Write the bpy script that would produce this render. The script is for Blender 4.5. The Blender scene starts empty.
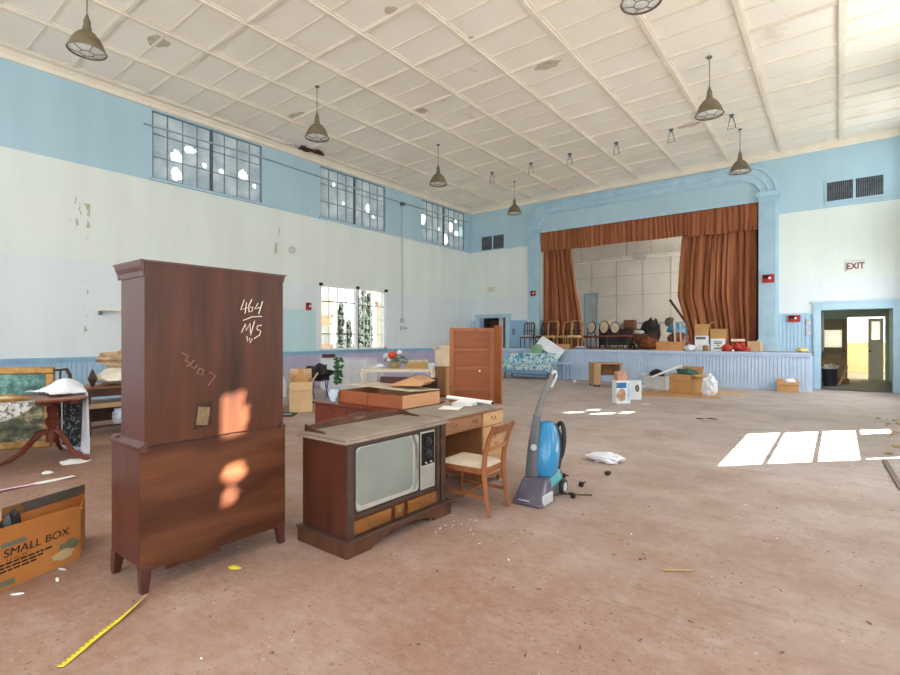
import bpy, bmesh, math, random
from mathutils import Vector, Matrix, Euler, noise
R = math.radians
PI = math.pi
random.seed(7)
scn = bpy.context.scene
COL = scn.collection

# ------------------------------------------------------------------ materials
def lin(c):
    if isinstance(c, str):
        c = [int(c[i:i + 2], 16) / 255 for i in (0, 2, 4)]
    return tuple(x / 12.92 if x <= .04045 else ((x + .055) / 1.055) ** 2.4 for x in c) + (1.0,)

MATS = {}
def _base(name):
    m = bpy.data.materials.new(name)
    m.use_nodes = True
    nt = m.node_tree
    return m, nt, nt.nodes['Principled BSDF']

def mat(name, c1, c2=None, sc=4.0, stretch=(1, 1, 1), rough=.6, metal=0, bump=0.0, detail=4, lo=.35, hi=.65, spec=.35, coat=0):
    """two-tone noise material in object space"""
    if name in MATS: return MATS[name]
    m, nt, b = _base(name)
    L, N = nt.links, nt.nodes
    b.inputs['Roughness'].default_value = rough
    b.inputs['Metallic'].default_value = metal
    b.inputs['Specular IOR Level'].default_value = spec
    if coat: b.inputs['Coat Weight'].default_value = coat
    c2 = c2 or c1
    tc = N.new('ShaderNodeTexCoord'); mp = N.new('ShaderNodeMapping')
    mp.inputs['Scale'].default_value = stretch
    L.new(tc.outputs['Object'], mp.inputs['Vector'])
    nz = N.new('ShaderNodeTexNoise'); nz.inputs['Scale'].default_value = sc
    nz.inputs['Detail'].default_value = detail; nz.inputs['Roughness'].default_value = .62
    L.new(mp.outputs['Vector'], nz.inputs['Vector'])
    rp = N.new('ShaderNodeValToRGB')
    rp.color_ramp.elements[0].position = lo; rp.color_ramp.elements[0].color = lin(c1)
    rp.color_ramp.elements[1].position = hi; rp.color_ramp.elements[1].color = lin(c2)
    L.new(nz.outputs['Fac'], rp.inputs['Fac'])
    L.new(rp.outputs['Color'], b.inputs['Base Color'])
    if bump:
        bp = N.new('ShaderNodeBump'); bp.inputs['Strength'].default_value = bump; bp.inputs['Distance'].default_value = .01
        L.new(nz.outputs['Fac'], bp.inputs['Height']); L.new(bp.outputs['Normal'], b.inputs['Normal'])
    MATS[name] = m
    return m

def wood(name, c1, c2, axis='z', sc=9, rough=.45, spec=.35, lo=.3, hi=.7):
    st = {'x': (.12, 1, 1), 'y': (1, .12, 1), 'z': (1, 1, .12)}[axis]
    return mat(name, c1, c2, sc=sc, stretch=st, rough=rough, bump=.08, detail=6, lo=lo, hi=hi, spec=spec)

class Tree:
    """tiny node helper"""
    def __init__(s, name):
        s.m, s.nt, s.b = _base(name)
        s.N, s.L = s.nt.nodes, s.nt.links
        s.tc = s.N.new('ShaderNodeTexCoord')
        MATS[name] = s.m
    def sep(s):
        n = s.N.new('ShaderNodeSeparateXYZ'); s.L.new(s.tc.outputs['Object'], n.inputs[0]); return n.outputs
    def noise(s, sc, stretch=(1, 1, 1), detail=4, rough=.6):
        mp = s.N.new('ShaderNodeMapping'); mp.inputs['Scale'].default_value = stretch
        s.L.new(s.tc.outputs['Object'], mp.inputs['Vector'])
        n = s.N.new('ShaderNodeTexNoise'); n.inputs['Scale'].default_value = sc
        n.inputs['Detail'].default_value = detail; n.inputs['Roughness'].default_value = rough
        s.L.new(mp.outputs['Vector'], n.inputs['Vector']); return n.outputs['Fac']
    def ramp(s, fac, stops, const=False):
        r = s.N.new('ShaderNodeValToRGB')
        if const: r.color_ramp.interpolation = 'CONSTANT'
        e = r.color_ramp.elements
        while len(e) < len(stops): e.new(.5)
        for k, (p, c) in enumerate(stops):
            e[k].position = p
            e[k].color = lin(c) if not isinstance(c, (int, float)) else (c, c, c, 1)
        s.L.new(fac, r.inputs['Fac']); return r.outputs['Color']
    def math(s, op, a, b=None):
        n = s.N.new('ShaderNodeMath'); n.operation = op
        for k, v in enumerate((a, b)):
            if v is None: continue
            if isinstance(v, (int, float)): n.inputs[k].default_value = v
            else: s.L.new(v, n.inputs[k])
        return n.outputs[0]
    def mix(s, fac, a, b, mode='MIX'):
        n = s.N.new('ShaderNodeMix'); n.data_type = 'RGBA'; n.blend_type = mode
        for sock, v in ((n.inputs['Factor'], fac), (n.inputs['A'], a), (n.inputs['B'], b)):
            if isinstance(v, (int, float)): sock.default_value = v
            elif isinstance(v, (str, tuple)): sock.default_value = lin(v)
            else: s.L.new(v, sock)
        return n.outputs['Result']
    def bump(s, h, st=.2, dist=.01):
        n = s.N.new('ShaderNodeBump'); n.inputs['Strength'].default_value = st; n.inputs['Distance'].default_value = dist
        s.L.new(h, n.inputs['Height']); s.L.new(n.outputs['Normal'], s.b.inputs['Normal'])
    def out(s, col, rough=.6, spec=.3):
        s.L.new(col, s.b.inputs['Base Color'])
        s.b.inputs['Roughness'].default_value = rough; s.b.inputs['Specular IOR Level'].default_value = spec
        return s.m

# wall paint: blue above, cream band, whiter band, blue dado
BLUE, CREAM, PALE, DADO = 'b0cedb', 'e3ebe6', 'e0e8ec', '9cc4e4'
def wall_paint(name, z_blue, z_mid, z_dado, dado, crack_ys=(), axis=1):
    t = Tree(name); xyz = t.sep(); z = xyz[2]
    wob = t.math('MULTIPLY', t.math('SUBTRACT', t.noise(1.2), .5), .05)
    zz = t.math('ADD', z, wob)
    col = t.mix(t.math('GREATER_THAN', zz, z_mid), PALE, CREAM)
    col = t.mix(t.math('GREATER_THAN', z, z_blue), col, BLUE)
    if z_dado: col = t.mix(t.math('LESS_THAN', z, z_dado), col, dado)
    # faint vertical run-down grime and broad unevenness in the old paint
    if axis == 1:
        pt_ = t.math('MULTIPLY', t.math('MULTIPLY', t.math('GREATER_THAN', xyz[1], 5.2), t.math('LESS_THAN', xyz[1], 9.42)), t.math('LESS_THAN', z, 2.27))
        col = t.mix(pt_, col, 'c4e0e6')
    g = t.ramp(t.noise(1.6, (1, 1, .12), 5), [(.35, .88), (.62, 1.0)])
    col = t.mix(.5, col, t.mix(1.0, col, g, 'MULTIPLY'))
    g2 = t.ramp(t.noise(.35, (1, 1, 1), 3), [(.3, .94), (.7, 1.0)])
    col = t.mix(1.0, col, g2, 'MULTIPLY')
    # peeled streaks that run down a crack
    for y, z0, z1, w in crack_ys:
        d = t.math('ABSOLUTE', t.math('SUBTRACT', t.math('ADD', xyz[axis], t.math('MULTIPLY', t.math('SUBTRACT', t.noise(1.5), .5), .5)), y))
        near = t.math('LESS_THAN', d, w)
        rng = t.math('MULTIPLY', t.math('GREATER_THAN', z, z0), t.math('LESS_THAN', z, z1))
        spots = t.ramp(t.noise(9, (1, 1, .3), 4), [(.57, 0.0), (.62, 1.0)])
        f = t.math('MULTIPLY', t.math('MULTIPLY', near, rng), spots)
        col = t.mix(f, col, 'b3ab92')
    t.bump(t.noise(9), .05)
    return t.out(col, .75, .2)

M_wall_left = wall_paint('wall_left_paint', 5.04, 3.05, 0, DADO, [(3.42, 3.3, 4.35, .05), (3.62, 1.2, 4.25, .07), (8.12, 3.2, 5.0, .05)])
M_wall_back = wall_paint('wall_back_paint', 5.06, 3.05, 2.15, DADO, axis=0)
M_blue = mat('blue_trim_paint', 'a6c6d8', 'b4d0de', sc=3, rough=.6, bump=.05)
M_blue2 = mat('blue_panel_paint', '9fc6da', 'abd0e0', sc=.8, rough=.7)
M_groove = mat('blue_groove_paint', '8aaabe', '95b4c6', sc=3)

def dado_mat(name):
    t = Tree(name); xyz = t.sep()
    lav = t.ramp(t.math('ADD', t.math('MULTIPLY', xyz[1], .1), t.math('MULTIPLY', t.noise(.8), .3)), [(.95, 'a8c8e2'), (1.5, 'c4bcd8')])  # lavender colour cast towards the far end put into the paint colour
    g = t.ramp(t.noise(2, (1, 1, .2)), [(.3, .85), (.7, 1.0)])
    return t.out(t.mix(1.0, lav, g, 'MULTIPLY'), .6)
M_dado = dado_mat('dado_paint')

def floor_mat():
    t = Tree('dusty_strip_floor')
    big = t.noise(.38, (1, 1, 1), 5, .65)
    mid = t.noise(1.7, (1, 1, 1), 6, .72)
    fine = t.noise(16, (.8, 1, 1), 6, .78)
    xyz = t.sep()
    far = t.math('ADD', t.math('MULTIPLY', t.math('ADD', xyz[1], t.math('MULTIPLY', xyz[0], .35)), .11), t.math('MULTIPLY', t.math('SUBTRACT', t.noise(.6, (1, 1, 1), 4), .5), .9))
    dusty = t.ramp(big, [(.34, 'afa199'), (.5, 'bdb1aa'), (.66, 'c9bfb9')])  # lighter grey tone for the far floor
    near_tone = t.ramp(big, [(.34, '856150'), (.5, '947160'), (.66, 'a48676')])
    base = t.mix(t.ramp(far, [(.05, 0.0), (.85, 1.0)]), near_tone, dusty)       # redder and darker near and left, greyer and lighter towards the far end
    base = t.mix(t.math('MULTIPLY', t.ramp(mid, [(.44, 0.0), (.66, 1.0)]), .42), base, '8c6654')
    base = t.mix(t.math('MULTIPLY', t.ramp(mid, [(.30, 1.0), (.45, 0.0)]), .5), base, 'b5a69d')
    base = t.mix(t.math('MULTIPLY', t.ramp(fine, [(.45, 0.0), (.7, 1.0)]), .3), base, 'b8a89d')
    base = t.mix(t.math('MULTIPLY', t.ramp(fine, [(.28, 1.0), (.44, 0.0)]), .45), base, '765344')
    scuff = t.ramp(t.noise(5, (.18, 1, 1), 4, .7), [(.60, 0.0), (.68, 1.0)])
    base = t.mix(t.math('MULTIPLY', scuff, .25), base, '7d5c4a')
    sp = t.ramp(t.noise(38, (1, 1, 1), 2, .5), [(.62, 0.0), (.66, 1.0)])
    patch = t.ramp(t.noise(1.5, (1, 1, 1), 4), [(.42, 0.0), (.62, 1.0)])
    base = t.mix(t.math('MULTIPLY', t.math('MULTIPLY', sp, patch), .55), base, '5e4738')
    sp2 = t.ramp(t.noise(33, (1, 1.3, 1), 2, .5), [(.71, 0.0), (.74, 1.0)])
    base = t.mix(t.math('MULTIPLY', sp2, .5), base, 'd9cdbf')
    fr = t.math('FRACT', t.math('MULTIPLY', t.sep()[1], 1 / .085))
    base = t.mix(t.math('MULTIPLY', t.math('LESS_THAN', fr, .05), .12), base, '6e5546')
    t.bump(mid, .08)
    return t.out(base, .62, .25)
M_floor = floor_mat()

def ceiling_mat():
    t = Tree('ceiling_board_paint')
    b = t.ramp(t.noise(.5, (1, 1, 1), 4), [(.3, 'eee5d6'), (.7, 'f5eee2')])
    s = t.ramp(t.noise(.9, (1, 1, 1), 6, .7), [(.62, 0.0), (.7, 1.0)])
    b = t.mix(t.math('MULTIPLY', s, .35), b, 'b8a288')
    return t.out(b, .8, .15)
M_ceil = ceiling_mat()
M_batten = mat('ceiling_batten_paint', 'e0d6c4', 'e9e0d0', sc=2, rough=.7)
M_cornice = mat('cornice_paint', 'e6d9c4', 'efe4d2', sc=2, rough=.7)

def emit_free_glass(name, tint, transp, rough=.05):
    m = bpy.data.materials.new(name); m.use_nodes = True
    nt = m.node_tree; N, L = nt.nodes, nt.links
    N.remove(N['Principled BSDF'])
    tr = N.new('ShaderNodeBsdfTransparent'); tr.inputs['Color'].default_value = lin(tint)
    gl = N.new('ShaderNodeBsdfGlossy'); gl.inputs['Roughness'].default_value = rough
    mx = N.new('ShaderNodeMixShader'); mx.inputs['Fac'].default_value = 1 - transp
    L.new(tr.outputs[0], mx.inputs[1]); L.new(gl.outputs[0], mx.inputs[2]); L.new(mx.outputs[0], N['Material Output'].inputs['Surface'])
    MATS[name] = m
    return m
M_glass = emit_free_glass('window_glass', 'f4f8fa', .94)

def frosted(name, c1, c2, trans):
    m = bpy.data.materials.new(name); m.use_nodes = True
    nt = m.node_tree; N, L = nt.nodes, nt.links
    N.remove(N['Principled BSDF'])
    tc = N.new('ShaderNodeTexCoord'); nz = N.new('ShaderNodeTexNoise'); nz.inputs['Scale'].default_value = 2.5; nz.inputs['Detail'].default_value = 5
    L.new(tc.outputs['Object'], nz.inputs['Vector'])
    rp = N.new('ShaderNodeValToRGB'); rp.color_ramp.elements[0].position = .35; rp.color_ramp.elements[1].position = .68
    rp.color_ramp.elements[0].color = lin(c1); rp.color_ramp.elements[1].color = lin(c2)
    L.new(nz.outputs['Fac'], rp.inputs['Fac'])
    d = N.new('ShaderNodeBsdfDiffuse'); t = N.new('ShaderNodeBsdfTranslucent')
    L.new(rp.outputs['Color'], d.inputs['Color']); L.new(rp.outputs['Color'], t.inputs['Color'])
    mx = N.new('ShaderNodeMixShader'); mx.inputs['Fac'].default_value = trans
    L.new(d.outputs[0], mx.inputs[1]); L.new(t.outputs[0], mx.inputs[2]); L.new(mx.outputs[0], N['Material Output'].inputs['Surface'])
    MATS[name] = m
    return m
M_frost = frosted('dirty_frosted_glass', '98a8b6', 'bccad4', .17)
M_frost_door = frosted('white_frosted_glass', 'f2f2ee', 'ffffff', .7)

# ------------------------------------------------------------------ mesh builder
class G:
    def __init__(s): s.bm = bmesh.new()
    def _mi(s, fs, mi):
        for f in fs: f.material_index = mi
    def face(s, pts, mi=0):
        f = s.bm.faces.new([s.bm.verts.new(p) for p in pts]); f.material_index = mi; return f
    def box(s, x0, x1, y0, y1, z0, z1, mi=0, mx=None):
        v = [Vector((x, y, z)) for z in (z0, z1) for y in (y0, y1) for x in (x0, x1)]
        if mx is not None: v = [mx @ p for p in v]
        v = [s.bm.verts.new(p) for p in v]
        for q in ((0, 2, 3, 1), (4, 5, 7, 6), (0, 1, 5, 4), (2, 6, 7, 3), (0, 4, 6, 2), (1, 3, 7, 5)):
            f = s.bm.faces.new([v[i] for i in q]); f.material_index = mi
        return s
    def hexa(s, bot, top, mi=0):
        """8 corner solid: bot and top lists of 4 points, counter-clockwise from above"""
        b = [s.bm.verts.new(p) for p in bot]; t = [s.bm.verts.new(p) for p in top]
        s.bm.faces.new(b[::-1]).material_index = mi; s.bm.faces.new(t).material_index = mi
        for i in range(4):
            j = (i + 1) % 4
            s.bm.faces.new((b[i], b[j], t[j], t[i])).material_index = mi
        return s
    def tube(s, pts, r, n=8, mi=0, closed=False, cap=True, flat=None):
        pts = [Vector(p) for p in pts]; m = len(pts)
        rs = r if isinstance(r, (list, tuple)) else [r] * m
        rings = []; up = None
        for i, p in enumerate(pts):
            a = pts[i - 1] if (i > 0 or closed) else p
            b = pts[(i + 1) % m] if (i < m - 1 or closed) else p
            t = (b - a).normalized() if (b - a).length > 1e-9 else Vector((0, 0, 1))
            if up is None:
                up = Vector((0, 0, 1)) if abs(t.z) < .9 else Vector((0, 1, 0))
            x = t.cross(up)
            if x.length < 1e-6: x = t.cross(Vector((1, 0, 0)))
            x.normalize(); y = x.cross(t).normalized(); up = y
            fx, fy = flat or (1, 1)
            rings.append([s.bm.verts.new(p + x * math.cos(2 * PI * k / n) * rs[i] * fx + y * math.sin(2 * PI * k / n) * rs[i] * fy) for k in range(n)])
        for i in range(m if closed else m - 1):
            A, B = rings[i], rings[(i + 1) % m]
            for k in range(n):
                s.bm.faces.new((A[k], A[(k + 1) % n], B[(k + 1) % n], B[k])).material_index = mi
        if cap and not closed:
            s.bm.faces.new(rings[0][::-1]).material_index = mi; s.bm.faces.new(rings[-1]).material_index = mi
        return s
    def lathe(s, prof, n=24, mi=0, c=(0, 0, 0), mx=None, cap=True):
        rings = []
        for r, z in prof:
            ring = []
            for k in range(n):
                p = Vector((c[0] + r * math.cos(2 * PI * k / n), c[1] + r * math.sin(2 * PI * k / n), c[2] + z))
                ring.append(s.bm.verts.new(mx @ p if mx is not None else p))
            rings.append(ring)
        for A, B in zip(rings, rings[1:]):
            for k in range(n):
                s.bm.faces.new((A[k], A[(k + 1) % n], B[(k + 1) % n], B[k])).material_index = mi
        if cap:
            s.bm.faces.new(rings[0][::-1]).material_index = mi; s.bm.faces.new(rings[-1]).material_index = mi
        return s
    def prism(s, poly, axis, a, b, mi=0):
        """extrude a 2D polygon along axis ('x': poly is (y,z); 'y': (x,z); 'z': (x,y))"""
        def P(u, v, w): return {'x': (w, u, v), 'y': (u, w, v), 'z': (u, v, w)}[axis]
        A = [s.bm.verts.new(P(u, v, a)) for u, v in poly]; B = [s.bm.verts.new(P(u, v, b)) for u, v in poly]
        n = len(poly)
        s.bm.faces.new(A[::-1]).material_index = mi; s.bm.faces.new(B).material_index = mi
        for i in range(n):
            j = (i + 1) % n
            s.bm.faces.new((A[i], A[j], B[j], B[i])).material_index = mi
        return s
    def sheet(s, fn, nu, nv, mi=0, wrap=False):
        V = [[s.bm.verts.new(fn(i / nu, j / nv)) for j in range(nv + 1)] for i in range(nu + 1)]
        for i in range(nu):
            for j in range(nv):
                s.bm.faces.new((V[i][j], V[i + 1][j], V[i + 1][j + 1], V[i][j + 1])).material_index = mi
        return s
    def blob(s, c, rad, seed=0, amp=.25, fr=2.2, sub=3, mi=0, floor=None):
        tmp = bmesh.new(); bmesh.ops.create_icosphere(tmp, subdivisions=sub, radius=1)
        mp = {}
        for v in tmp.verts:
            p = v.co.copy(); o = Vector((seed * 3.7, seed * 1.9, seed * .7))
            k = 1 + amp * (noise.noise(p * fr + o) + .5 * noise.noise(p * fr * 2.3 + o))
            q = Vector((c[0] + p.x * rad[0] * k, c[1] + p.y * rad[1] * k, c[2] + p.z * rad[2] * k))
            if floor is not None and q.z < floor: q.z = floor
            mp[v] = s.bm.verts.new(q)
        for f in tmp.faces:
            s.bm.faces.new([mp[v] for v in f.verts]).material_index = mi
        tmp.free()
        return s
    def build(s, name, mats, parent=None, loc=(0, 0, 0), rot=(0, 0, 0), bevel=0, smooth=False, solid=0, sub=0, seg=2):
        bmesh.ops.recalc_face_normals(s.bm, faces=s.bm.faces)
        me = bpy.data.meshes.new(name); s.bm.to_mesh(me); s.bm.free()
        if not isinstance(mats, (list, tuple)): mats = [mats]
        for m in mats: me.materials.append(m)
        if smooth:
            for p in me.polygons: p.use_smooth = True
            me.set_sharp_from_angle(angle=R(40))
        o = bpy.data.objects.new(name, me); COL.objects.link(o)
        o.location = loc; o.rotation_euler = rot
        if parent: o.parent = parent
        if solid:
            md = o.modifiers.new('thick', 'SOLIDIFY'); md.thickness = solid; md.offset = 0
        if sub:
            md = o.modifiers.new('sub', 'SUBSURF'); md.levels = md.render_levels = sub
        if bevel:
            md = o.modifiers.new('bevel', 'BEVEL'); md.width = bevel; md.segments = seg; md.limit_method = 'ANGLE'; md.angle_limit = R(35)
        return o

def tag(o, label, cat, group=None, kind=None):
    if label: o['label'] = label
    if cat: o['category'] = cat
    if group: o['group'] = group
    if kind: o['kind'] = kind
    return o
def thing(name, label, cat, loc=(0, 0, 0), rz=0, group=None):
    o = bpy.data.objects.new(name, None); COL.objects.link(o)
    o.empty_display_size = .1
    o.location = loc; o.rotation_euler = (0, 0, rz)
    return tag(o, label, cat, group)
def structure(o):
    o['kind'] = 'structure'; return o
def copy_tree(o, parent=None):
    c = o.copy(); COL.objects.link(c)
    if parent: c.parent = parent
    for ch in list(o.children): copy_tree(ch, c)
    return c
def dup(o, loc, rz=None, label=None):
    c = copy_tree(o); c.location = loc
    if rz is not None: c.rotation_euler = (0, 0, rz)
    if label: c['label'] = label
    return c
def text(name, s, size, m, parent, loc, rot, depth=.001, shear=0, align='CENTER', sx=1, weight=0):
    cu = bpy.data.curves.new(name, 'FONT'); cu.body = s; cu.size = size; cu.extrude = depth; cu.shear = shear
    cu.align_x = align; cu.align_y = 'CENTER'; cu.offset = weight
    t = bpy.data.objects.new('tmp_text', cu); COL.objects.link(t)
    dg = bpy.context.evaluated_depsgraph_get()
    me = bpy.data.meshes.new_from_object(t.evaluated_get(dg)); me.name = name
    bpy.data.objects.remove(t); me.materials.clear(); me.materials.append(m)
    o = bpy.data.objects.new(name, me); COL.objects.link(o)
    o.location = loc; o.rotation_euler = rot; o.scale = (sx, 1, 1)
    if parent: o.parent = parent
    return o

# ------------------------------------------------------------------ the setting
XL, XR, YB, YN, ZC = -12.4, 1.46, 17.5, -5.0, 6.9       # hall: left, right, stage end, near end, ceiling boards
def wall(name, axis, pos, thick, u0, u1, v0, v1, holes, m):
    """axis 'x': wall in plane x=pos, u=y; axis 'y': plane y=pos, u=x. thick is signed (away from the room)"""
    us = sorted({u0, u1} | {h[0] for h in holes} | {h[1] for h in holes}); vs = sorted({v0, v1} | {h[2] for h in holes} | {h[3] for h in holes})
    us = [u for u in us if u0 <= u <= u1]; vs = [v for v in vs if v0 <= v <= v1]
    g = G()
    def P(u, v, d): return (pos + d, u, v) if axis == 'x' else (u, pos + d, v)
    for a, b in zip(us, us[1:]):
        for c, d in zip(vs, vs[1:]):
            if any(h[0] <= (a + b) / 2 <= h[1] and h[2] <= (c + d) / 2 <= h[3] for h in holes): continue
            for t in (0, thick): g.face([P(a, c, t), P(b, c, t), P(b, d, t), P(a, d, t)])
    for h in holes + [(u0, u1, v0, v1)]:
        a, b, c, d = h
        g.face([P(a, c, 0), P(a, d, 0), P(a, d, thick), P(a, c, thick)]); g.face([P(b, c, 0), P(b, d, 0), P(b, d, thick), P(b, c, thick)])
        g.face([P(a, c, 0), P(b, c, 0), P(b, c, thick), P(a, c, thick)]); g.face([P(a, d, 0), P(b, d, 0), P(b, d, thick), P(a, d, thick)])
    bmesh.ops.remove_doubles(g.bm, verts=g.bm.verts, dist=1e-5)
    return structure(g.build(name, m))

CLER = [(4.89, 7.65), (9.60, 12.35), (14.25, 17.0)]
CZ = (5.10, 6.66)
LOW = (9.60, 12.40, 1.06, 3.06)
wall('wall_left', 'x', XL, -.3, YN, YB + .3, 0, 7.1, [(a, b, *CZ) for a, b in CLER] + [LOW], M_wall_left)
RCL = [(-4.5, -1.75), (.2, 2.95), (5.06, 7.82)] + CLER[1:]
RLOW = [(9.0, 11.50, .95, 3.06), (-3.6, -.9, 1.06, 3.06), (.3, 2.6, 1.06, 3.06), (4.9, 7.65, 1.06, 3.06), (13.6, 16.4, 1.06, 3.06)]  # first casts the floor sun patch; the rest are added to brighten the hall
wall('wall_right', 'x', XR, .10, YN, YB + .3, 0, 7.1, [(a, b, *CZ) for a, b in RCL] + RLOW, M_wall_left)
ADDED_NWIN = [(-11.0, -8.2, 1.0, 5.6), (-7.0, -4.2, 1.0, 5.6), (-3.0, -.2, 1.0, 5.6)]  # unseen windows added behind the camera to even out the light
wall('wall_near', 'y', YN, -.3, XL - .3, XR + .3, 0, 7.1, ADDED_NWIN, M_wall_back)
LD = (-11.95, -10.67, 0, 2.26); RD = (-.38, 1.14, 0, 2.22); PO = (-9.13, -1.87, 1.04, 5.55)
wall('wall_back', 'y', YB, .3, XL - .3, XR + .3, 0, 7.1, [LD, RD, PO], M_wall_back)

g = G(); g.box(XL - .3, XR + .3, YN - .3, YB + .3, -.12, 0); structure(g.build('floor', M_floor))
g = G(); g.box(XL - .3, XR + .3, YN - .3, YB + .3, ZC, ZC + .25); ceil = structure(g.build('ceiling', M_ceil))
# ceiling ribs: heavy ribs along the hall, cross ribs and thin battens (one lattice)
g = G()
for k in range(11):
    x = .05 - 1.36 * k
    if x < XL: break
    g.box(x - .075, x + .075, YN, YB, ZC - .02, ZC); g.box(x - .04, x + .04, YN, YB, ZC - .055, ZC - .02)
g.build('rib', M_batten, ceil)
g = G()
y = 3.3 - 1.4 * 5
k = 0
while y < YB:
    if k % 2 == 0:
        g.box(XL, XR, y - .045, y + .045, ZC - .016, ZC); g.box(XL, XR, y - .028, y + .028, ZC - .036, ZC - .016)
    else:
        g.box(XL, XR, y - .022, y + .022, ZC - .014, ZC)
    y += .7; k += 1
g.build('batten', M_batten, ceil)
# water stains and small marks in the boards
M_stain = mat('ceiling_water_stain', 'b9a78f', 'cfc3b2', sc=6, rough=.9)
def cstain(x, y, rx, ry, seed, m=None):
    g = G(); n = 22; pts = []
    for i in range(n):
        a = 2 * PI * i / n; k = 1 + .45 * noise.noise(Vector((math.cos(a) * 1.7 + seed, math.sin(a) * 1.7, seed)))
        pts.append((x + rx * k * math.cos(a), y + ry * k * math.sin(a), ZC - .003))
    g.face(pts); return g.build('stain', m or M_stain, ceil)
for q in [(-9.9, 4.0, .22, .16, 1), (-5.9, 6.0, .13, .1, 2), (-5.3, 7.5, .12, .1, 3), (-8.0, 9.1, .3, .13, 4), (-4.6, 9.1, .28, .14, 5), (-1.0, 9.0, .15, .12, 6), (-3.0, 13.9, .3, .15, 7), (-10.6, 7.4, .35, .12, 8)]: cstain(*q)

# cornice round the room
def cornice(name, a, b, axis, pos, sgn):
    pr = [(0, 6.70), (.035, 6.70), (.05, 6.74), (.05, 6.78), (.12, 6.84), (.16, 6.85), (.17, 6.90), (0, 6.90)]
    g = G()
    g.prism([(pos + sgn * u, v) for u, v in pr], 'y' if axis == 'x' else 'x', a, b)
    return structure(g.build(name, M_cornice))
cornice('trim_1', YN, YB, 'x', XL, 1)
cornice('trim_2', XL, XR, 'y', YB, -1)
cornice('trim_3', YN, YB, 'x', XR, -1)
# broken-out hole in the boards above the cornice
M_dirt = mat('dark_rotten_lath', '2c1d16', '5a3b2a', sc=14, rough=.95, bump=.3)
g = G()
for i in range(26):
    a = random.uniform(0, 2 * PI); rr = random.random() ** .5
    g.blob((-12.06 + .16 * rr * math.cos(a), 9.05 + .42 * rr * math.sin(a), 6.875 - .03 * random.random()), (.06, .1, .03), seed=i, amp=.5, sub=1)
structure(g.build('ceiling_hole', M_dirt))
g = G()
for i in range(9):
    y = 8.2 + i * .09; x = -12.1 + random.uniform(-.05, .1)
    g.box(-.06, .06, -.008, .008, -.002, .002, mx=Matrix.Translation((x, y, 6.86 - .01 * i % .03)) @ Euler((random.random(), .5 * random.random(), random.random() * 3)).to_matrix().to_4x4())
structure(g.build('ceiling_splinter', M_dirt))

# dado of narrow boards on the left wall, capped by a blue rail
def dado(name, axis, pos, sgn, a, b, z1, gaps=(), m=None):
    g = G(); w = .09; n = int((b - a) / w)
    for i in range(n):
        u0, u1 = a + i * w, a + (i + 1) * w - .012
        if any(p <= (u0 + u1) / 2 <= q for p, q in gaps): continue
        lo, hi = sorted((pos, pos + sgn * .02))
        if axis == 'x': g.box(lo, hi, u0, u1, .14, z1)
        else: g.box(u0, u1, lo, hi, .14, z1)
    return structure(g.build(name, m or M_dado))
dado('wainscot_left', 'x', XL, 1, .3, YB, 1.02)
g = G(); g.box(XL, XL + .06, YN, YB, 1.0, 1.05); g.box(XL, XL + .035, YN, YB, .94, 1.0); structure(g.build('trim_4', mat('blue_rail_paint', '86b2d0', '98c0da', sc=3)))
g = G(); g.box(XL, XL + .03, YN, YB, 0, .14); structure(g.build('baseboard_left', M_dado))
M_bdado = mat('back_dado_paint', 'a6c6de', 'b4d0e4', sc=1.5, rough=.6)
dado('wainscot_back', 'y', YB, -1, XL + .05, XR, 2.1, gaps=[(-12.25, -10.38), (-10.4, -.55), (-.56, 1.33)], m=M_bdado)
g = G()
for a, b in ((XL + .03, -12.21), (-10.43, -9.66), (-1.36, -.57), (1.33, XR)):
    g.box(a, b, YB - .05, YB, 2.1, 2.15); 
structure(g.build('trim_5', M_blue))
dado('wainscot_pier', 'y', YB, -1, -1.36, -.57, 2.1, m=M_bdado)

# stage
M_stagefloor = wood('stage_floor_boards', '7a6253', '9b8474', 'x', sc=5, rough=.7)
M_apron = mat('apron_blue_paint', 'b4cae4', 'c4d4ea', sc=2.2, rough=.6)
st = thing('stage', None, None); structure(st)
g = G(); g.box(-10.45, -.55, 16.40, 23.3, .95, 1.04); g.build('stage_floor', M_stagefloor, st)
g = G(); g.box(-10.45, -.55, 16.36, 16.44, .985, 1.045); g.box(-10.45, -.55, 16.38, 16.42, .93, .985); g.build('stage_nosing', M_apron, st)
g = G(); n = 110; w = 9.8 / n
for i in range(n): g.box(-10.4 + i * w, -10.4 + (i + 1) * w - .008, 16.42, 16.46, 0, .95)
g.box(-.61, -.55, 16.42, YB, 0, .95); g.box(-10.45, -10.4, 16.42, YB, 0, .95)
g.box(-10.4, -.61, 16.46, 16.48, 0, .95); g.box(-10.45, -.55, 16.405, 16.42, 0, .07)
g.build('stage_apron', M_apron, st)
# stage house
M_gapshade = mat('dark_wing_cloth', '2b211c', '3a2d26', sc=3, rough=.95)
M_stagewall = mat('stage_wall_paint', 'cfccc6', 'dcd9d3', sc=.9, rough=.8)
wall('wall_stage_back', 'y', 23.3, .2, -11.2, -.3, 1.0, 6.6, [], M_stagewall)
wall('wall_stage_left', 'x', -11.0, -.2, 17.8, 23.3, 1.0, 6.6, [], M_stagewall)
wall('wall_stage_right', 'x', -.6, .2, 17.8, 23.3, 1.0, 6.6, [(18.4, 22.4, 2.7, 5.6)], M_stagewall)  # unseen side opening put in to light the stage
g = G(); g.box(-11.2, -.4, 17.8, 23.5, 6.0, 6.15); structure(g.build('ceiling_stage', M_stagewall))
g = G()
g.box(-10.98, -.62, 23.26, 23.3, 2.06, 2.14)
structure(g.build('trim_6', M_groove))
g = G()
for x in (-9.4, -8.2, -7.0, -5.8, -4.6): g.box(x, x + .015, 23.285, 23.3, 2.14, 5.1)
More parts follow.
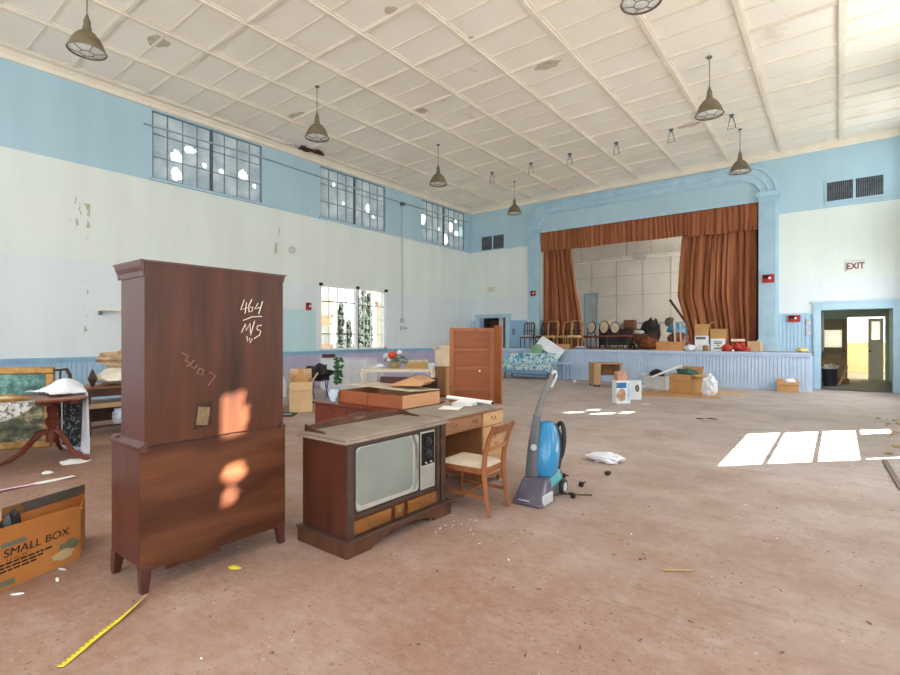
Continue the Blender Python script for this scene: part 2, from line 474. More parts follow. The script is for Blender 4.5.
for z in (3.4, 4.3): g.box(-10.98, -.62, 23.287, 23.3, z, z + .015)
structure(g.build('trim_7', mat('wall_seam', '9a9a98')))
d = thing('door_3', None, None, (-9.44, 23.3, 1.04)); structure(d)
g = G()
for x in (-.34, .26): g.box(x, x + .08, -.05, 0, 0, 2.54)
g.box(-.34, .34, -.05, 0, 2.46, 2.54); g.build('door_frame', M_groove, d)
g = G(); g.box(-.26, .26, -.03, 0, 0, 2.46); g.build('door_leaf', mat('grey_stage_door', 'aab2b8', 'b9c0c4'), d)
g = G(); g.box(-.03, .03, -.045, -.03, 0, 2.46); g.build('door_rail', M_groove, d)

g = G(); g.box(-2.0, -1.87, 17.80, 17.83, 1.04, 5.6); g.box(-9.13, -9.0, 17.80, 17.83, 1.04, 5.6); structure(g.build('trim_14', M_gapshade))  # dark strips added in place of the shadow beside the curtains
# proscenium: fluted pilasters, arch moulding, recessed blue field
def pilaster(name, x0, x1):
    p = thing(name, None, None, ((x0 + x1) / 2, YB, 1.04)); structure(p); w = (x1 - x0) / 2
    g = G(); g.box(-w, w, -.10, 0, .35, 4.50); 
    n = 7; sw = (2 * w - .10) / n
    for i in range(n):
        a = -w + .05 + i * sw; g.box(a + .008, a + sw - .008, -.118, -.10, .45, 4.42)
    g.build('shaft', M_blue, p, bevel=.004)
    g = G(); g.box(-w - .06, w + .06, -.17, 0, 0, .18); g.box(-w - .03, w + .03, -.14, 0, .18, .35); g.build('plinth', M_blue, p, bevel=.008)
    g = G(); g.box(-w - .02, w + .02, -.13, 0, 4.50, 4.56); g.box(-w - .06, w + .06, -.17, 0, 4.56, 4.68); g.box(-w - .03, w + .03, -.14, 0, 4.68, 4.73); g.build('capital', M_blue, p, bevel=.006)
pilaster('trim_8', -9.63, -9.13)
pilaster('trim_9', -1.87, -1.37)
def arch(name):
    X0, X1, Zt, Zb, Rr = -9.63, -1.37, 6.64, 5.77, .92
    prof = [(0, .0), (0, .10), (.05, .12), (.08, .12), (.10, .07), (.20, .07), (.22, .10), (.26, .10), (.28, .06), (.38, .06), (.40, .09), (.44, .09), (.46, .05), (.48, .0)]
    def path(off):
        r = Rr - off * .75; pts = [(X0 + off, Zb)]
        cz = Zt - off - r; cx = X0 + off + r
        for i in range(15):
            a = PI - (PI / 2) * i / 14; pts.append((cx + r * math.cos(a), cz + r * math.sin(a)))
        cx2 = X1 - off - r
        for i in range(15):
            a = PI / 2 - (PI / 2) * i / 14; pts.append((cx2 + r * math.cos(a), cz + r * math.sin(a)))
        pts.append((X1 - off, Zb)); return pts
    g = G(); rows = [[g.bm.verts.new((x, YB - dep, z)) for x, z in path(off)] for off, dep in prof]
    for A, B in zip(rows, rows[1:]):
        for i in range(len(A) - 1): g.bm.faces.new((A[i], A[i + 1], B[i + 1], B[i]))
    return structure(g.build(name, M_blue, smooth=True))
arch('trim_10')
g = G(); g.box(-9.13, -1.87, YB - .03, YB, 5.50, 5.56); structure(g.build('trim_11', M_blue))

# door casings in the back wall
def casing(name, a, b, z, w, wt, side):
    g = G()
    for x0, x1 in ((a - w, a), (b, b + w)):
        g.box(x0, x1, YB - .05, YB, 0, z + wt); g.box(x0 + .03, x1 - .03, YB - .065, YB - .05, 0, z + wt - .03)
    g.box(a, b, YB - .05, YB, z, z + wt); g.box(a, b, YB - .065, YB - .05, z + .04, z + wt - .04)
    g.box(a - w - .03, b + w + .03, YB - .08, YB, z + wt - .02, z + wt + .03)
    return structure(g.build(name, M_blue))
casing('trim_12', RD[0], RD[1], RD[3], .18, .2, 1)
casing('trim_13', LD[0], LD[1], LD[3], .22, .12, 1)
# dark passage behind the left doorway
M_dark = mat('dark_passage_paint', '4a443e', '585049', sc=2, rough=.9)
g = G()
g.box(-12.2, -12.05, YB + .3, 20, 0, 2.6); g.box(-10.55, -10.47, YB + .3, 20, 0, 2.6); g.box(-12.2, -10.47, 20, 20.1, 0, 2.6); g.box(-12.2, -10.47, YB + .3, 20.1, 2.6, 2.7); g.box(-12.2, -10.47, YB + .3, 20.1, -.1, 0)
structure(g.build('wall_passage', M_dark))
dl = thing('door_1', None, None, (-11.3, 18.3, 0)); structure(dl)
M_dkdoor = wood('dark_door_wood', '4a3a30', '5e4a3c', 'z')
g = G(); g.box(-.64, .5, 0, .04, 0, 2.2); g.build('door_leaf', M_dkdoor, dl)
g = G(); g.box(-.5, .36, -.012, 0, .25, .95); g.box(-.5, .36, -.012, 0, 1.15, 1.95); g.build('door_panel', M_dkdoor, dl, bevel=.008)

# lobby behind the right doorway
M_lobby = mat('lobby_paint', 'b5bfb4', 'c2cabf', sc=1.2); M_green = mat('green_lobby_paint', 'a9c2b6', 'bacfc4', sc=1.5)
M_lobfloor = mat('lobby_floor', '8d8a78', 'a59b88', sc=3, rough=.7); M_white = mat('white_plaster', 'eceae4', 'f4f2ee', sc=1.2, rough=.8)
M_orange = mat('ochre_wainscot', 'd8a878', 'e2b78c', sc=1.6)
g = G(); g.box(-.75, 3.6, YB + .3, 27.2, -.12, 0); structure(g.build('floor_lobby', M_lobfloor))
wall('wall_lobby_left', 'x', -.52, -.06, YB + .3, 22.4, 0, 2.62, [], M_lobby)
wall('wall_lobby_right', 'x', 1.36, .15, YB + .3, 22.4, 0, 2.62, [], M_green)
wall('wall_lobby_back', 'y', 22.4, .12, -.58, 3.6, 0, 2.62, [(-.46, .24, 0, 2.1), (.26, 1.26, 0, 2.16)], M_green)
g = G(); g.box(-.58, 1.5, YB + .3, 22.5, 2.5, 2.62); structure(g.build('ceiling_lobby', mat('brown_lobby_ceiling', '8d7f6a', '9c8d76', sc=2)))
wall('wall_far_room', 'y', 27.0, .2, -.8, 4.2, 1.22, 3.6, [], M_white)
g = G(); g.box(-.8, 4.2, 26.97, 27.2, 0, 1.2); g.box(-.8, 4.2, 26.93, 26.97, 1.18, 1.24); structure(g.build('wainscot_far_room', M_orange))
wall('wall_far_left', 'x', -.75, -.1, 22.5, 27.0, 0, 3.6, [], M_white)
wall('wall_far_right', 'x', 4.2, .1, 22.5, 27.0, 0, 3.6, [(22.9, 26.8, .8, 3.2)], M_white)  # unseen window opening put in to light the far room
g = G(); g.box(-.85, 4.3, 22.5, 27.2, 3.6, 3.7); structure(g.build('ceiling_far_room', M_white))
wall('wall_far_front', 'y', 22.52, .08, 3.5, 4.3, 0, 3.6, [], M_white)
wall('wall_far_header', 'y', 22.52, .08, -.85, 3.5, 2.6, 3.6, [], M_white)
M_browndoor = wood('brown_lobby_door', '8a7a62', '9a8a70', 'z', sc=5)
db = thing('door_2', None, None, (-.11, 22.36, 0)); structure(db)
g = G(); g.box(-.35, .35, 0, .05, 0, 1.1); g.box(-.35, -.28, 0, .05, 1.1, 2.1); g.box(.22, .35, 0, .05, 1.1, 2.1); g.box(-.28, .22, 0, .05, 1.72, 2.1); g.build('door_leaf', M_browndoor, db)
g = G(); g.box(-.28, .22, .02, .03, 1.1, 1.72); g.build('door_glass', M_frost_door, db)
g = G(); g.box(-.22, .2, -.012, 0, .2, .85); g.build('door_panel', wood('tan_door_panel', 'a98a62', 'b79a70', 'x', sc=6), db, bevel=.01)
g = G(); g.lathe([(.028, 0), (.03, .02), (.012, .03), (.012, .05)], 12, mx=Matrix.Translation((.28, -.05, .98)) @ Matrix.Rotation(R(-90), 4, 'X')); g.build('door_knob', mat('dark_knob', '2b2622', rough=.4, metal=.5), db)
M_crdoor = mat('cream_door_paint', 'f0e8d6', 'f6efe2', sc=3)
dw = thing('door_4', None, None, (1.22, 22.42, 0), R(172)); structure(dw)
def panel_door(p, w, m):
    g = G(); g.box(0, .09, 0, .045, 0, 2.1); g.box(w - .09, w, 0, .045, 0, 2.1)
    for z0, z1 in ((0, .2), (.62, .72), (1.25, 1.37), (2.0, 2.1)): g.box(.09, w - .09, 0, .045, z0, z1)
    g.build('door_leaf', m, p, bevel=.004)
    g = G()
    for z0, z1 in ((.2, .62), (.72, 1.25)): g.box(.09, w - .09, .012, .033, z0, z1)
    g.build('door_panel', m, p)
    g = G(); g.box(.09, w - .09, .018, .026, 1.37, 2.0); g.build('door_glass', M_frost_door, p)
    g = G(); g.lathe([(.028, 0), (.03, .02), (.012, .03), (.012, .05)], 12, mx=Matrix.Translation((w - .05, .095, .98)) @ Matrix.Rotation(R(90), 4, 'X')); g.build('door_knob', MATS['dark_knob'], p)
panel_door(dw, .40, M_crdoor)

# ------------------------------------------------------------------ windows
M_steel = mat('grey_steel_sash', '6d7d8a', '7f8e9a', sc=5, rough=.6)
M_steeldk = mat('dark_steel_sash', '4b5862', '5b6872', sc=5, rough=.6)
def pane_mesh(g, P, cells, holes):
    """cells: list of (u0,u1,v0,v1); holes: list of (u,v,ru,rv,seed) - broken out of the cell that holds their centre"""
    for (u0, u1, v0, v1) in cells:
        hs = [h for h in holes if u0 < h[0] < u1 and v0 < h[1] < v1]
        if not hs:
            g.face([P(u0, v0), P(u1, v0), P(u1, v1), P(u0, v1)]); continue
        hu, hv, ru, rv, sd = hs[0]; rnd = random.Random(sd); n = 20
        angs = sorted([2 * PI * i / n for i in range(n)] + [math.atan2(v - hv, u - hu) % (2 * PI) for u in (u0, u1) for v in (v0, v1)])
        O, I = [], []
        for a in angs:
            ca, sa = math.cos(a), math.sin(a)
            t = min([((u1 if ca > 0 else u0) - hu) / ca if abs(ca) > 1e-6 else 9, ((v1 if sa > 0 else v0) - hv) / sa if abs(sa) > 1e-6 else 9])
            O.append(P(hu + t * ca, hv + t * sa))
            k = rnd.uniform(.7, 1.1); r = 1 / math.hypot(ca / ru, sa / rv) * k; r = min(r, t * .97)
            I.append(P(hu + r * ca, hv + r * sa))
        for i in range(len(angs)):
            j = (i + 1) % len(angs)
            g.face([O[i], O[j], I[j], I[i]])
def steel_window(name, X, sgn, y0, y1, z0, z1, cols, rows, holes, frost=True, skip=(), strips=None):
    """sgn +1: room lies towards +x. holes in window fractions (fy from low y, fz from top)"""
    w = thing(name, None, None, (X, y0, z0)); structure(w)
    W, H = y1 - y0, z1 - z0; xf = -sgn * .06
    g = G(); t = .035
    def bx(a, b, c, d, mi=0, dx=.03): g.box(*sorted((xf, xf + sgn * dx)), a, b, c, d, mi)
    bx(0, W, 0, t); bx(0, W, H - t, H); bx(0, t, 0, H); bx(W - t, W, 0, H)
    bx(W / 2 - .035, W / 2 + .035, 0, H, 1, .05)
    for i in range(1, cols):
        if i * 2 == cols: continue
        bx(i * W / cols - .009, i * W / cols + .009, 0, H)
    for j in range(1, rows): bx(0, W, j * H / rows - .009, j * H / rows + .009)
    g.build('window_frame', [M_steel, M_steeldk], w)
    cw, ch = W / cols, H / rows
    def P(u, v): return (xf + sgn * .008, u, v)
    for k, (c0, c1) in enumerate(((0, cols // 2), (cols // 2, cols))):
        g = G()
        cells = [(i * cw, (i + 1) * cw, j * ch, (j + 1) * ch) for i in range(c0, c1) for j in range(rows) if (i, j) not in skip]
        if strips: cells = [(i * cw, (i + 1) * cw, a - z0, b - z0) for i in range(c0, c1) for a, b in zip(strips, strips[1:])]
        pane_mesh(g, P, cells, [(fy * W, (1 - fz) * H, ry, rz, sd) for fy, fz, ry, rz, sd in holes])
        g.build('window_pane', M_frost if frost else M_glass, w)
    g = G(); g.box(*sorted((sgn * .05, -sgn * (.3 if sgn > 0 else .1))), -.06, W + .06, -.05, 0); g.build('window_sill', M_blue, w)
    return w
# left wall clerestory (fractions as the gaps stand in the glass)
steel_window('window_1', XL, 1, *CLER[0], *CZ, 8, 3, [(.20, .60, .15, .2, 1), (.31, .42, .16, .09, 2), (.32, .62, .17, .13, 3), (.20, .85, .15, .16, 4), (.44, .60, .06, .07, 5), (.60, .62, .08, .07, 6), (.81, .60, .15, .17, 8), (.93, .72, .06, .07, 9)])
steel_window('window_2', XL, 1, *CLER[1], *CZ, 8, 3, [(.20, .28, .06, .08, 1), (.34, .60, .05, .06, 2), (.73, .58, .13, .2, 3), (.81, .72, .1, .05, 4)])
steel_window('window_3', XL, 1, *CLER[2], *CZ, 8, 3, [(.06, .45, .16, .24, 11), (.40, .60, .08, .07, 2), (.68, .45, .16, .24, 3), (.56, .80, .16, .25, 4), (.82, .60, .16, .12, 5), (.93, .52, .13, .26, 6), (.80, .28, .08, .1, 7)])
# right wall clerestory: mostly sound dirty panes, a few gaps the sun comes through (K = run of a sunbeam per metre of fall)
K = .86; DY = 1.06
def src(p):   # the point of the right wall the sunbeam through floor/face point p comes from
    run = XR + .052 - p[0]; return (p[1] + run * DY, p[2] + run / K)
def rholes(c, pts):
    out = []
    for i, (p, ry, rz) in enumerate(pts):
        y, z = src(p)
        if c[0] < y < c[1] and CZ[0] < z < CZ[1]: out.append(((y - c[0]) / (c[1] - c[0]), 1 - (z - CZ[0]) / (CZ[1] - CZ[0]), ry, rz, 40 + i))
    return out
SPOTS = [((-3.1, 1.70, .945), .115, .18), ((-3.1, 1.71, .565), .09, .065), ((-3.1, 1.67, .425), .075, .055),
         ((-3.96, 8.35, 0), .16, .24), ((-3.54, 8.26, 0), .16, .22), ((-3.55, 9.3, 0), .16, .24), ((-4.1, 9.0, 0), .16, .24), ((-3.3, 9.7, 0), .16, .2), ((-3.8, 9.75, 0), .15, .2), ((-3.1, 8.8, 0), .16, .2), ((-4.0, 2.9, 0), .15, .2)]
for i, c in enumerate(RCL):
    steel_window('window_%d' % (4 + i), XR, -1, *c, *CZ, 8, 3, rholes(c, SPOTS), strips=[5.10, 5.62, 5.87, 6.04, 6.10, 6.55, 6.66] if i == 2 else None)
# right lower windows: the first casts the floor sun patch, the others are added for fill
def plain_window(name, X, sgn, y0, y1, z0, z1, cols, rows, board=()):
    w = thing(name, None, None, (X, y0, z0)); structure(w); W, H = y1 - y0, z1 - z0; a, b = sorted((-sgn * .03, -sgn * .07))
    g = G()
    for p, q, r, s in ((0, W, 0, .04), (0, W, H - .04, H), (0, .04, 0, H), (W - .04, W, 0, H)): g.box(a, b, p, q, r, s)
    for i in range(1, cols): g.box(a, b, i * W / cols - .02, i * W / cols + .014, 0, H)
    for j in range(1, rows): g.box(a, b, 0, W, j * H / rows - .014, j * H / rows + .014)
    g.build('window_frame', MATS.get('white_sash') or mat('white_sash', 'e6e6e6', 'f2f2f2', sc=4), w)
    g = G(); m = (a + b) / 2; g.face([(m, 0, 0), (m, W, 0), (m, W, H), (m, 0, H)]); g.build('window_pane', M_glass, w)
    for k, (p, q, r, s) in enumerate(board):
        g = G(); g.box(a - .01, b + .01, p * W, q * W, r * H, s * H); g.build('window_board', wood('window_board_wood', '8a6a48', 'a07c56', 'y'), w)
    return w
plain_window('window_9', XR, -1, *RLOW[0], 2, 4, board=[(.06, .80, 0, .24)])
plain_window('window_10', XR, -1, *RLOW[1], 4, 4)
plain_window('window_11', XR, -1, *RLOW[2], 4, 4)
steel_window('window_16', XR, -1, *RLOW[3], 8, 4, [])
steel_window('window_17', XR, -1, *RLOW[4], 8, 4, [])
for i, (a, b, c, d) in enumerate(ADDED_NWIN):
    w = thing('window_%d' % (12 + i), None, None, (a, YN, c)); structure(w); W, H = b - a, d - c
    g = G()
    for p, q, r, s in ((0, W, 0, .06), (0, W, H - .06, H), (0, .06, 0, H), (W - .06, W, 0, H)): g.box(p, q, -.12, -.06, r, s)
    for k in range(1, 4): g.box(k * W / 4 - .02, k * W / 4 + .02, -.12, -.06, 0, H)
    for k in range(1, 6): g.box(0, W, -.12, -.06, k * H / 6 - .02, k * H / 6 + .02)
    g.build('window_frame', MATS['white_sash'], w)
    g = G(); g.face([(0, -.09, 0), (W, -.09, 0), (W, -.09, H), (0, -.09, H)]); g.build('window_pane', M_glass, w)
# left lower window: two glazed sashes either side of a brown mullion
w = thing('window_15', None, None, (XL, LOW[0], LOW[2])); structure(w)
W, H = LOW[1] - LOW[0], LOW[3] - LOW[2]
M_wsash = MATS['white_sash']; M_black = mat('black_iron', '1c1c1e', '2a2a2c', rough=.5, metal=.4)
g = G()
for p, q, r, s in ((0, W, 0, .06), (0, W, H - .05, H), (0, .05, 0, H), (W - .09, W, 0, H)): g.box(-.09, -.02, p, q, r, s)
g.box(-.09, 0, W * .525 - .08, W * .525 + .03, 0, H)
for i in (1, 2, 3): g.box(-.07, -.05, i * W * .5 / 4 - .012, i * W * .5 / 4 + .012, 0, H)
for i in (1, 2, 3): g.box(-.07, -.05, W * .54 + i * W * .44 / 4 - .012, W * .54 + i * W * .44 / 4 + .012, 0, H)
for j in (1, 2, 3): g.box(-.07, -.05, 0, W, j * H / 4 - .010, j * H / 4 + .010)
g.build('window_frame', M_wsash, w)
g = G()
g.box(-.05, -.035, 0, W * .5, H * .25 - .014, H * .25 + .014); g.box(-.05, -.035, 0, W * .5, H * .75 - .014, H * .75 + .014); g.box(-.05, -.035, W * .55, W - .09, H * .72 - .01, H * .72 + .01)
g.box(-.03, .01, W * .525 + .03, W * .525 + .055, 0, H)
for yy in (0, W * .525, W - .03): g.box(-.02, .06, yy - .05, yy + .05, H - .03, H + .05)
g.build('window_ironwork', M_black, w)
g = G()
for a, b in ((0, W * .5), (W * .53, W - .06)): g.face([(-.06, a, 0), (-.06, b, 0), (-.06, b, H), (-.06, a, H)])
g.build('window_pane', M_glass, w)
g = G(); g.box(-.3, .06, -.05, W + .05, -.06, 0); g.build('window_sill', MATS['blue_rail_paint'], w)
# ------------------------------------------------------------------ outside, seen through the lower left window
M_brick = mat('salmon_brick', 'c99880', 'd6a88e', sc=3, rough=.9)
M_grassy = mat('outside_ground', '7a7a66', '8d8a76', sc=.6, rough=1)
g = G(); g.box(-60, XL - .3, -20, 60, -.6, -.3); structure(g.build('ground_outside', M_grassy))
M_leaf = mat('dark_evergreen', '14201b', '242f28', sc=9, rough=.9)
M_bark = mat('tree_bark', '4a3b30', '5b4a3c', sc=8, rough=.95)
def house(label, x, y, w, d, h):
    b = thing('brick_house', label, 'house', (x, y, -.3))
    g = G(); g.box(-d, 0, 0, w, 0, h); g.build('wall', M_brick, b)
    g = G(); g.prism([(0, h), (-d / 2, h + 1.6), (-d, h)], 'y', -.2, w + .2); g.build('roof', mat('grey_roof', '55504c', '66605a'), b)
    for k in range(3):
        yy = w * (k + .5) / 3
        g = G(); g.box(0, .04, yy - .5, yy + .5, 1.2, 2.8); g.build('window', mat('house_window', 'd8dde0', 'eef0f2'), b)
    return b
house('salmon brick house beyond the right half of the lower window', -29, 28.0, 9, 6, 4.6).rotation_euler = (0, 0, R(-44))
house('far salmon brick house at the left edge of the lower window', -34, 26.0, 1.1, 2, 3.6).rotation_euler = (0, 0, R(-44))
def conifer(label, x, y, h, r):
    t = thing('evergreen_tree', label, 'tree', (x, y, -.3), group='evergreens outside the window')
    g = G(); g.tube([(0, 0, 0), (0, 0, h * .9)], [.09, .03], 8); g.build('trunk', M_bark, t)
    g = G(); rnd = random.Random(int(x * 10 + y))
    for k in range(int(60)):
        f = rnd.random(); z = .4 + f * (h - .4); a = rnd.uniform(0, 2 * PI); rr = r * (1 - f) ** .7 * rnd.uniform(.3, .9)
        g.blob((rr * math.cos(a), rr * math.sin(a), z), (.16, .16, .22), seed=k, amp=.6, sub=1)
    g.build('crown', M_leaf, t)
for lb, x, y, h, r in (('slim dark evergreen outside the left sash of the lower window', -22, 18.45, 3.6, .28), ('evergreen outside just left of the window mullion', -22, 19.0, 2.6, .22),
                       ('tall dark evergreen outside just right of the window mullion', -22, 19.72, 4.1, .26), ('tall evergreen at the middle of the right sash of the lower window', -22.3, 20.45, 4.6, .34),
                       ('evergreen outside before the salmon brick house', -22.6, 21.1, 4.3, .25)):
    conifer(lb, x, y, h, r)
g = G()
for k in range(22): g.blob((-19 + random.uniform(-.3, .3), 14 + k * .5, .0), (.35, .4, .45), seed=k, amp=.4, sub=1, floor=-.3)
tag(g.build('hedge', M_leaf), 'low dark hedge running outside below the lower window', 'hedge')

# ------------------------------------------------------------------ materials for the furniture
M_high = wood('mahogany_veneer', '30170d', '5c321c', 'z', sc=6, rough=.42, spec=.35)
M_highside = wood('mahogany_side', '42201b', '58302a', 'z', sc=9, rough=.33, spec=.6)
M_mahog = wood('red_mahogany', '56241a', '7d3a28', 'y', sc=8, rough=.4)
M_walnut = wood('tv_walnut', '442a1e', '64402c', 'z', sc=10, rough=.45)
M_walnutside = wood('tv_side_veneer', '3a1e16', '5c3222', 'z', sc=6, rough=.4)
M_tvfront = wood('tv_front_trim', '3b2a22', '574035', 'y', sc=9, rough=.5)
M_tvdrawer = wood('tv_drawer_front', '74441f', '9a6433', 'y', sc=9, rough=.45)
M_dust = mat('dusty_top', '85766a', '9c8e80', sc=3, rough=.85)
M_brass = mat('dull_brass', '6b5836', '8c7648', sc=20, rough=.45, metal=.7)
M_chalk = mat('white_chalk', 'ded2c2', 'efe6da', sc=30, rough=1)
M_chalkfaint = mat('faint_chalk', '8a6653', 'a07c68', sc=30, rough=1)
M_paper = mat('white_paper', 'e8e6e2', 'f3f2ee', sc=6, rough=.9)
M_card = mat('brown_cardboard', 'b88a58', 'c79a68', sc=3, rough=.85)
M_card2 = mat('tan_cardboard', 'c9a67c', 'd6b58c', sc=3, rough=.85)
M_cardw = mat('pale_cardboard', 'd9c3a6', 'e3d2b8', sc=3, rough=.85)
M_cardo = mat('orange_cardboard', 'b06f35', 'bf7e42', sc=3, rough=.85)
M_ink = mat('black_ink', '1d1a18', '2a2623', rough=.9)
M_greyink = mat('grey_ink', '6b6a5c', '7a796a', rough=.9)
M_oak = wood('light_oak', 'b08458', 'c89c70', 'y', sc=8, rough=.5)
M_oakd = wood('desk_wood', '845638', '9c6a46', 'y', sc=8, rough=.5)
M_chairwood = wood('chair_wood', '7c4a2c', '985f3a', 'z', sc=8, rough=.45)
M_cream = mat('cream_upholstery', 'bfae98', 'd0c0aa', sc=10, rough=.9)
M_cloth = mat('white_cotton', 'd9dbe3', 'eceef4', sc=5, rough=.95)
M_cedar = wood('cedar_board', '844c2c', 'a0623e', 'y', sc=5, rough=.5)
M_cedarz = wood('cedar_stile', '864c2c', 'a2623c', 'z', sc=6, rough=.5)
M_darkw = wood('dark_stained_wood', '3a241a', '54362a', 'x', sc=8, rough=.5)
M_brownw = wood('brown_wood', '6d4630', '8b5e42', 'x', sc=7, rough=.5)
M_tan = wood('tan_veneer', 'a8835c', 'bf9a72', 'z', sc=6, rough=.55)

# ------------------------------------------------------------------ tall two-part cabinet, back to the camera
hb = thing('highboy_cabinet', 'tall dark mahogany two part cabinet standing back to us with chalk writing', 'cabinet', (-3.28, 1.62, 0))
def highlow_mat():
    t = Tree('mahogany_low_back'); xyz = t.sep()
    q = t.math('ADD', t.math('SUBTRACT', xyz[2], t.math('MULTIPLY', xyz[1], .16)), t.math('MULTIPLY', t.math('SUBTRACT', t.noise(1.3, (1, .7, 1.2), 2), .5), .7))
    band = t.math('SINE', t.math('MULTIPLY', q, 17.0))
    c = t.ramp(t.noise(9, (1, .12, 1), 6), [(.3, '4c2818'), (.7, '6c4026')])
    c = t.mix(t.math('MULTIPLY', t.ramp(band, [(.1, 0.0), (.95, 1.0)]), .55), c, '35180f')
    return t.out(c, .5, .3)
M_highlow = highlow_mat()
g = G(); g.box(-.265, .176, -.455, .465, .14, .82); g.build('lower_case', [M_highside], hb, bevel=.004)
g = G(); g.box(.176, .184, -.463, .470, .125, .825); g.build('lower_back_panel', M_highlow, hb)
g = G(); g.box(-.18, .170, -.432, .45, .82, 1.82); g.build('upper_case', M_highside, hb, bevel=.004)
g = G(); g.box(.170, .180, -.437, .455, .835, 1.884); g.build('upper_back_panel', M_high, hb)
g = G()
for s0, e in ((-1, -.455), (1, .465)):
    g.prism([(e, .80), (e + s0 * .005, .808), (e + s0 * .009, .818), (e + s0 * .009, .828), (e + s0 * .0, .836), (e - s0 * .02, .855), (e - s0 * .03, .855), (e - s0 * .03, .80)], 'x', -.275, .185)
g.prism([(-.265, .80), (-.275, .818), (-.275, .828), (-.262, .836), (-.19, .856), (-.18, .856), (-.18, .80)], 'y', -.455, .465)
g.build('waist_moulding', M_highside, hb)
g = G()
for s0, e in ((-1, -.432), (1, .45)):
    g.prism([(e, 1.80), (e + s0 * .008, 1.80), (e + s0 * .010, 1.83), (e + s0 * .022, 1.855), (e + s0 * .028, 1.882), (e, 1.882)], 'x', -.21, .172)
g.prism([(-.18, 1.80), (-.19, 1.83), (-.205, 1.858), (-.22, 1.882), (-.18, 1.882)], 'y', -.442, .46)
g.box(-.232, .186, -.460, .478, 1.882, 1.892); g.build('crown_moulding', M_highside, hb)
for sx, sy in ((1, -1), (1, 1), (-1, -1), (-1, 1)):
    X = .176 if sx > 0 else -.26; Yy = -.458 if sy < 0 else .466
    g = G(); a, b = (Yy, Yy - sy * .060)
    ylo, yhi = min(a, b), max(a, b); xlo, xhi = (X - .05, X + .010) if sx > 0 else (X - .005, X + .065)
    fy = 0; k = .020
    bot = [(xlo + (k if sx > 0 else 0) , (ylo if sy < 0 else ylo + k) + fy, 0), (xhi - (0 if sx > 0 else k), (ylo if sy < 0 else ylo + k) + fy, 0), (xhi - (0 if sx > 0 else k), (yhi - k if sy < 0 else yhi) + fy, 0), (xlo + (k if sx > 0 else 0), (yhi - k if sy < 0 else yhi) + fy, 0)]
    if sx < 0: bot = [(x - .015, y, z) for x, y, z in bot]
    g.hexa(bot, [(xlo, ylo, .15), (xhi, ylo, .15), (xhi, yhi, .15), (xlo, yhi, .15)]); g.build('leg', M_highside, hb, bevel=.004)
g = G(); g.box(.160, .178, -.32, .0, .095, .126); g.build('apron', M_high, hb)
for z0, z1 in ((.16, .36), (.38, .58), (.60, .80), (.86, 1.06), (1.08, 1.28), (1.30, 1.50), (1.52, 1.74)):
    x0 = -.265 if z0 < .82 else -.18
    g = G(); g.box(x0 - .012, x0, -.40, .41, z0, z1); dr = g.build('drawer', M_highside, hb, bevel=.003)
    for yy in (-.22, .23):
        g = G(); g.tube([(x0 - .02, yy - .04, (z0 + z1) / 2), (x0 - .035, yy - .03, (z0 + z1) / 2 - .02), (x0 - .035, yy + .03, (z0 + z1) / 2 - .02), (x0 - .02, yy + .04, (z0 + z1) / 2)], .004, 6); g.build('handle', M_brass, dr)
def strokes(name, par, x, sts, m, r=.0028):
    g = G()
    for s in sts: g.tube([(x, a, b) for a, b in s], r, 5, flat=(1, 1))
    return g.build(name, m, par, smooth=True)
# chalk marks 464 over a line, M/S below: local y, z on the back panel
def cy(u, v):  # place inside a writing box 0..1
    return (.135 + u * .165, 1.705 - v * .285)
W4 = [[(.17, .02), (.02, .26), (.30, .20)], [(.27, .08), (.20, .34)],
      [(.50, .0), (.36, .16), (.38, .30), (.50, .28), (.54, .18), (.42, .18)],
      [(.78, .08), (.62, .22), (.92, .17)], [(.97, .03), (.80, .34)],
      [(.12, .50), (.5, .41), (.95, .39)],
      [(.05, .78), (.22, .58), (.24, .74), (.42, .56), (.43, .78)], [(.62, .50), (.44, .84)],
      [(.93, .60), (.74, .62), (.72, .70), (.90, .74), (.84, .84), (.60, .92)],
      [(.28, .86), (.30, .98), (.40, .90), (.42, 1.02), (.52, .92)]]
strokes('chalk_writing', hb, .181, [[cy(*p) for p in s] for s in W4], M_chalk, .0027)
def cz(u, v): return (-.235 + u * .21, 1.37 - v * .26)
strokes('faint_chalk_writing', hb, .181, [[cz(*p) for p in s] for s in [[(.0, .05), (.18, .12), (.1, .22)], [(.1, .22), (.25, .3), (.12, .36)], [(.34, .22), (.22, .34), (.34, .42), (.44, .34)], [(.5, .42), (.42, .54), (.58, .58), (.62, .46), (.5, .42)], [(.8, .52), (.98, .62), (.75, .84)]]], M_chalkfaint, .0022)
g = G(); g.face([(.1806, -.165, .89), (.1806, -.055, .90), (.1806, -.05, 1.05), (.1806, -.15, 1.05)]); g.build('label_stain', mat('dark_glue_stain', '2c1610', '42221a', sc=12, rough=.6), hb)
g = G(); g.box(.181, .1825, -.036, .036, -.055, .055, mx=Matrix.Translation((0, -.108, .965)) @ Matrix.Rotation(R(-8), 4, 'X')); g.build('paper_label', mat('yellowed_label', '6e5a42', '8a7558', sc=30, rough=.9), hb)

# ------------------------------------------------------------------ console television
tv = thing('console_television', 'old wooden console television with grey screen and dusty top', 'television', (-2.86, 2.71, 0))
g = G(); g.box(-.185, .285, -.51, .53, .10, .745); g.build('cabinet_body', M_walnutside, tv, bevel=.004)
g = G(); g.box(-.20, .33, -.555, .57, .745, .765); g.box(-.19, .315, -.54, .555, .765, .78); g.build('top', [M_dust], tv, bevel=.006)
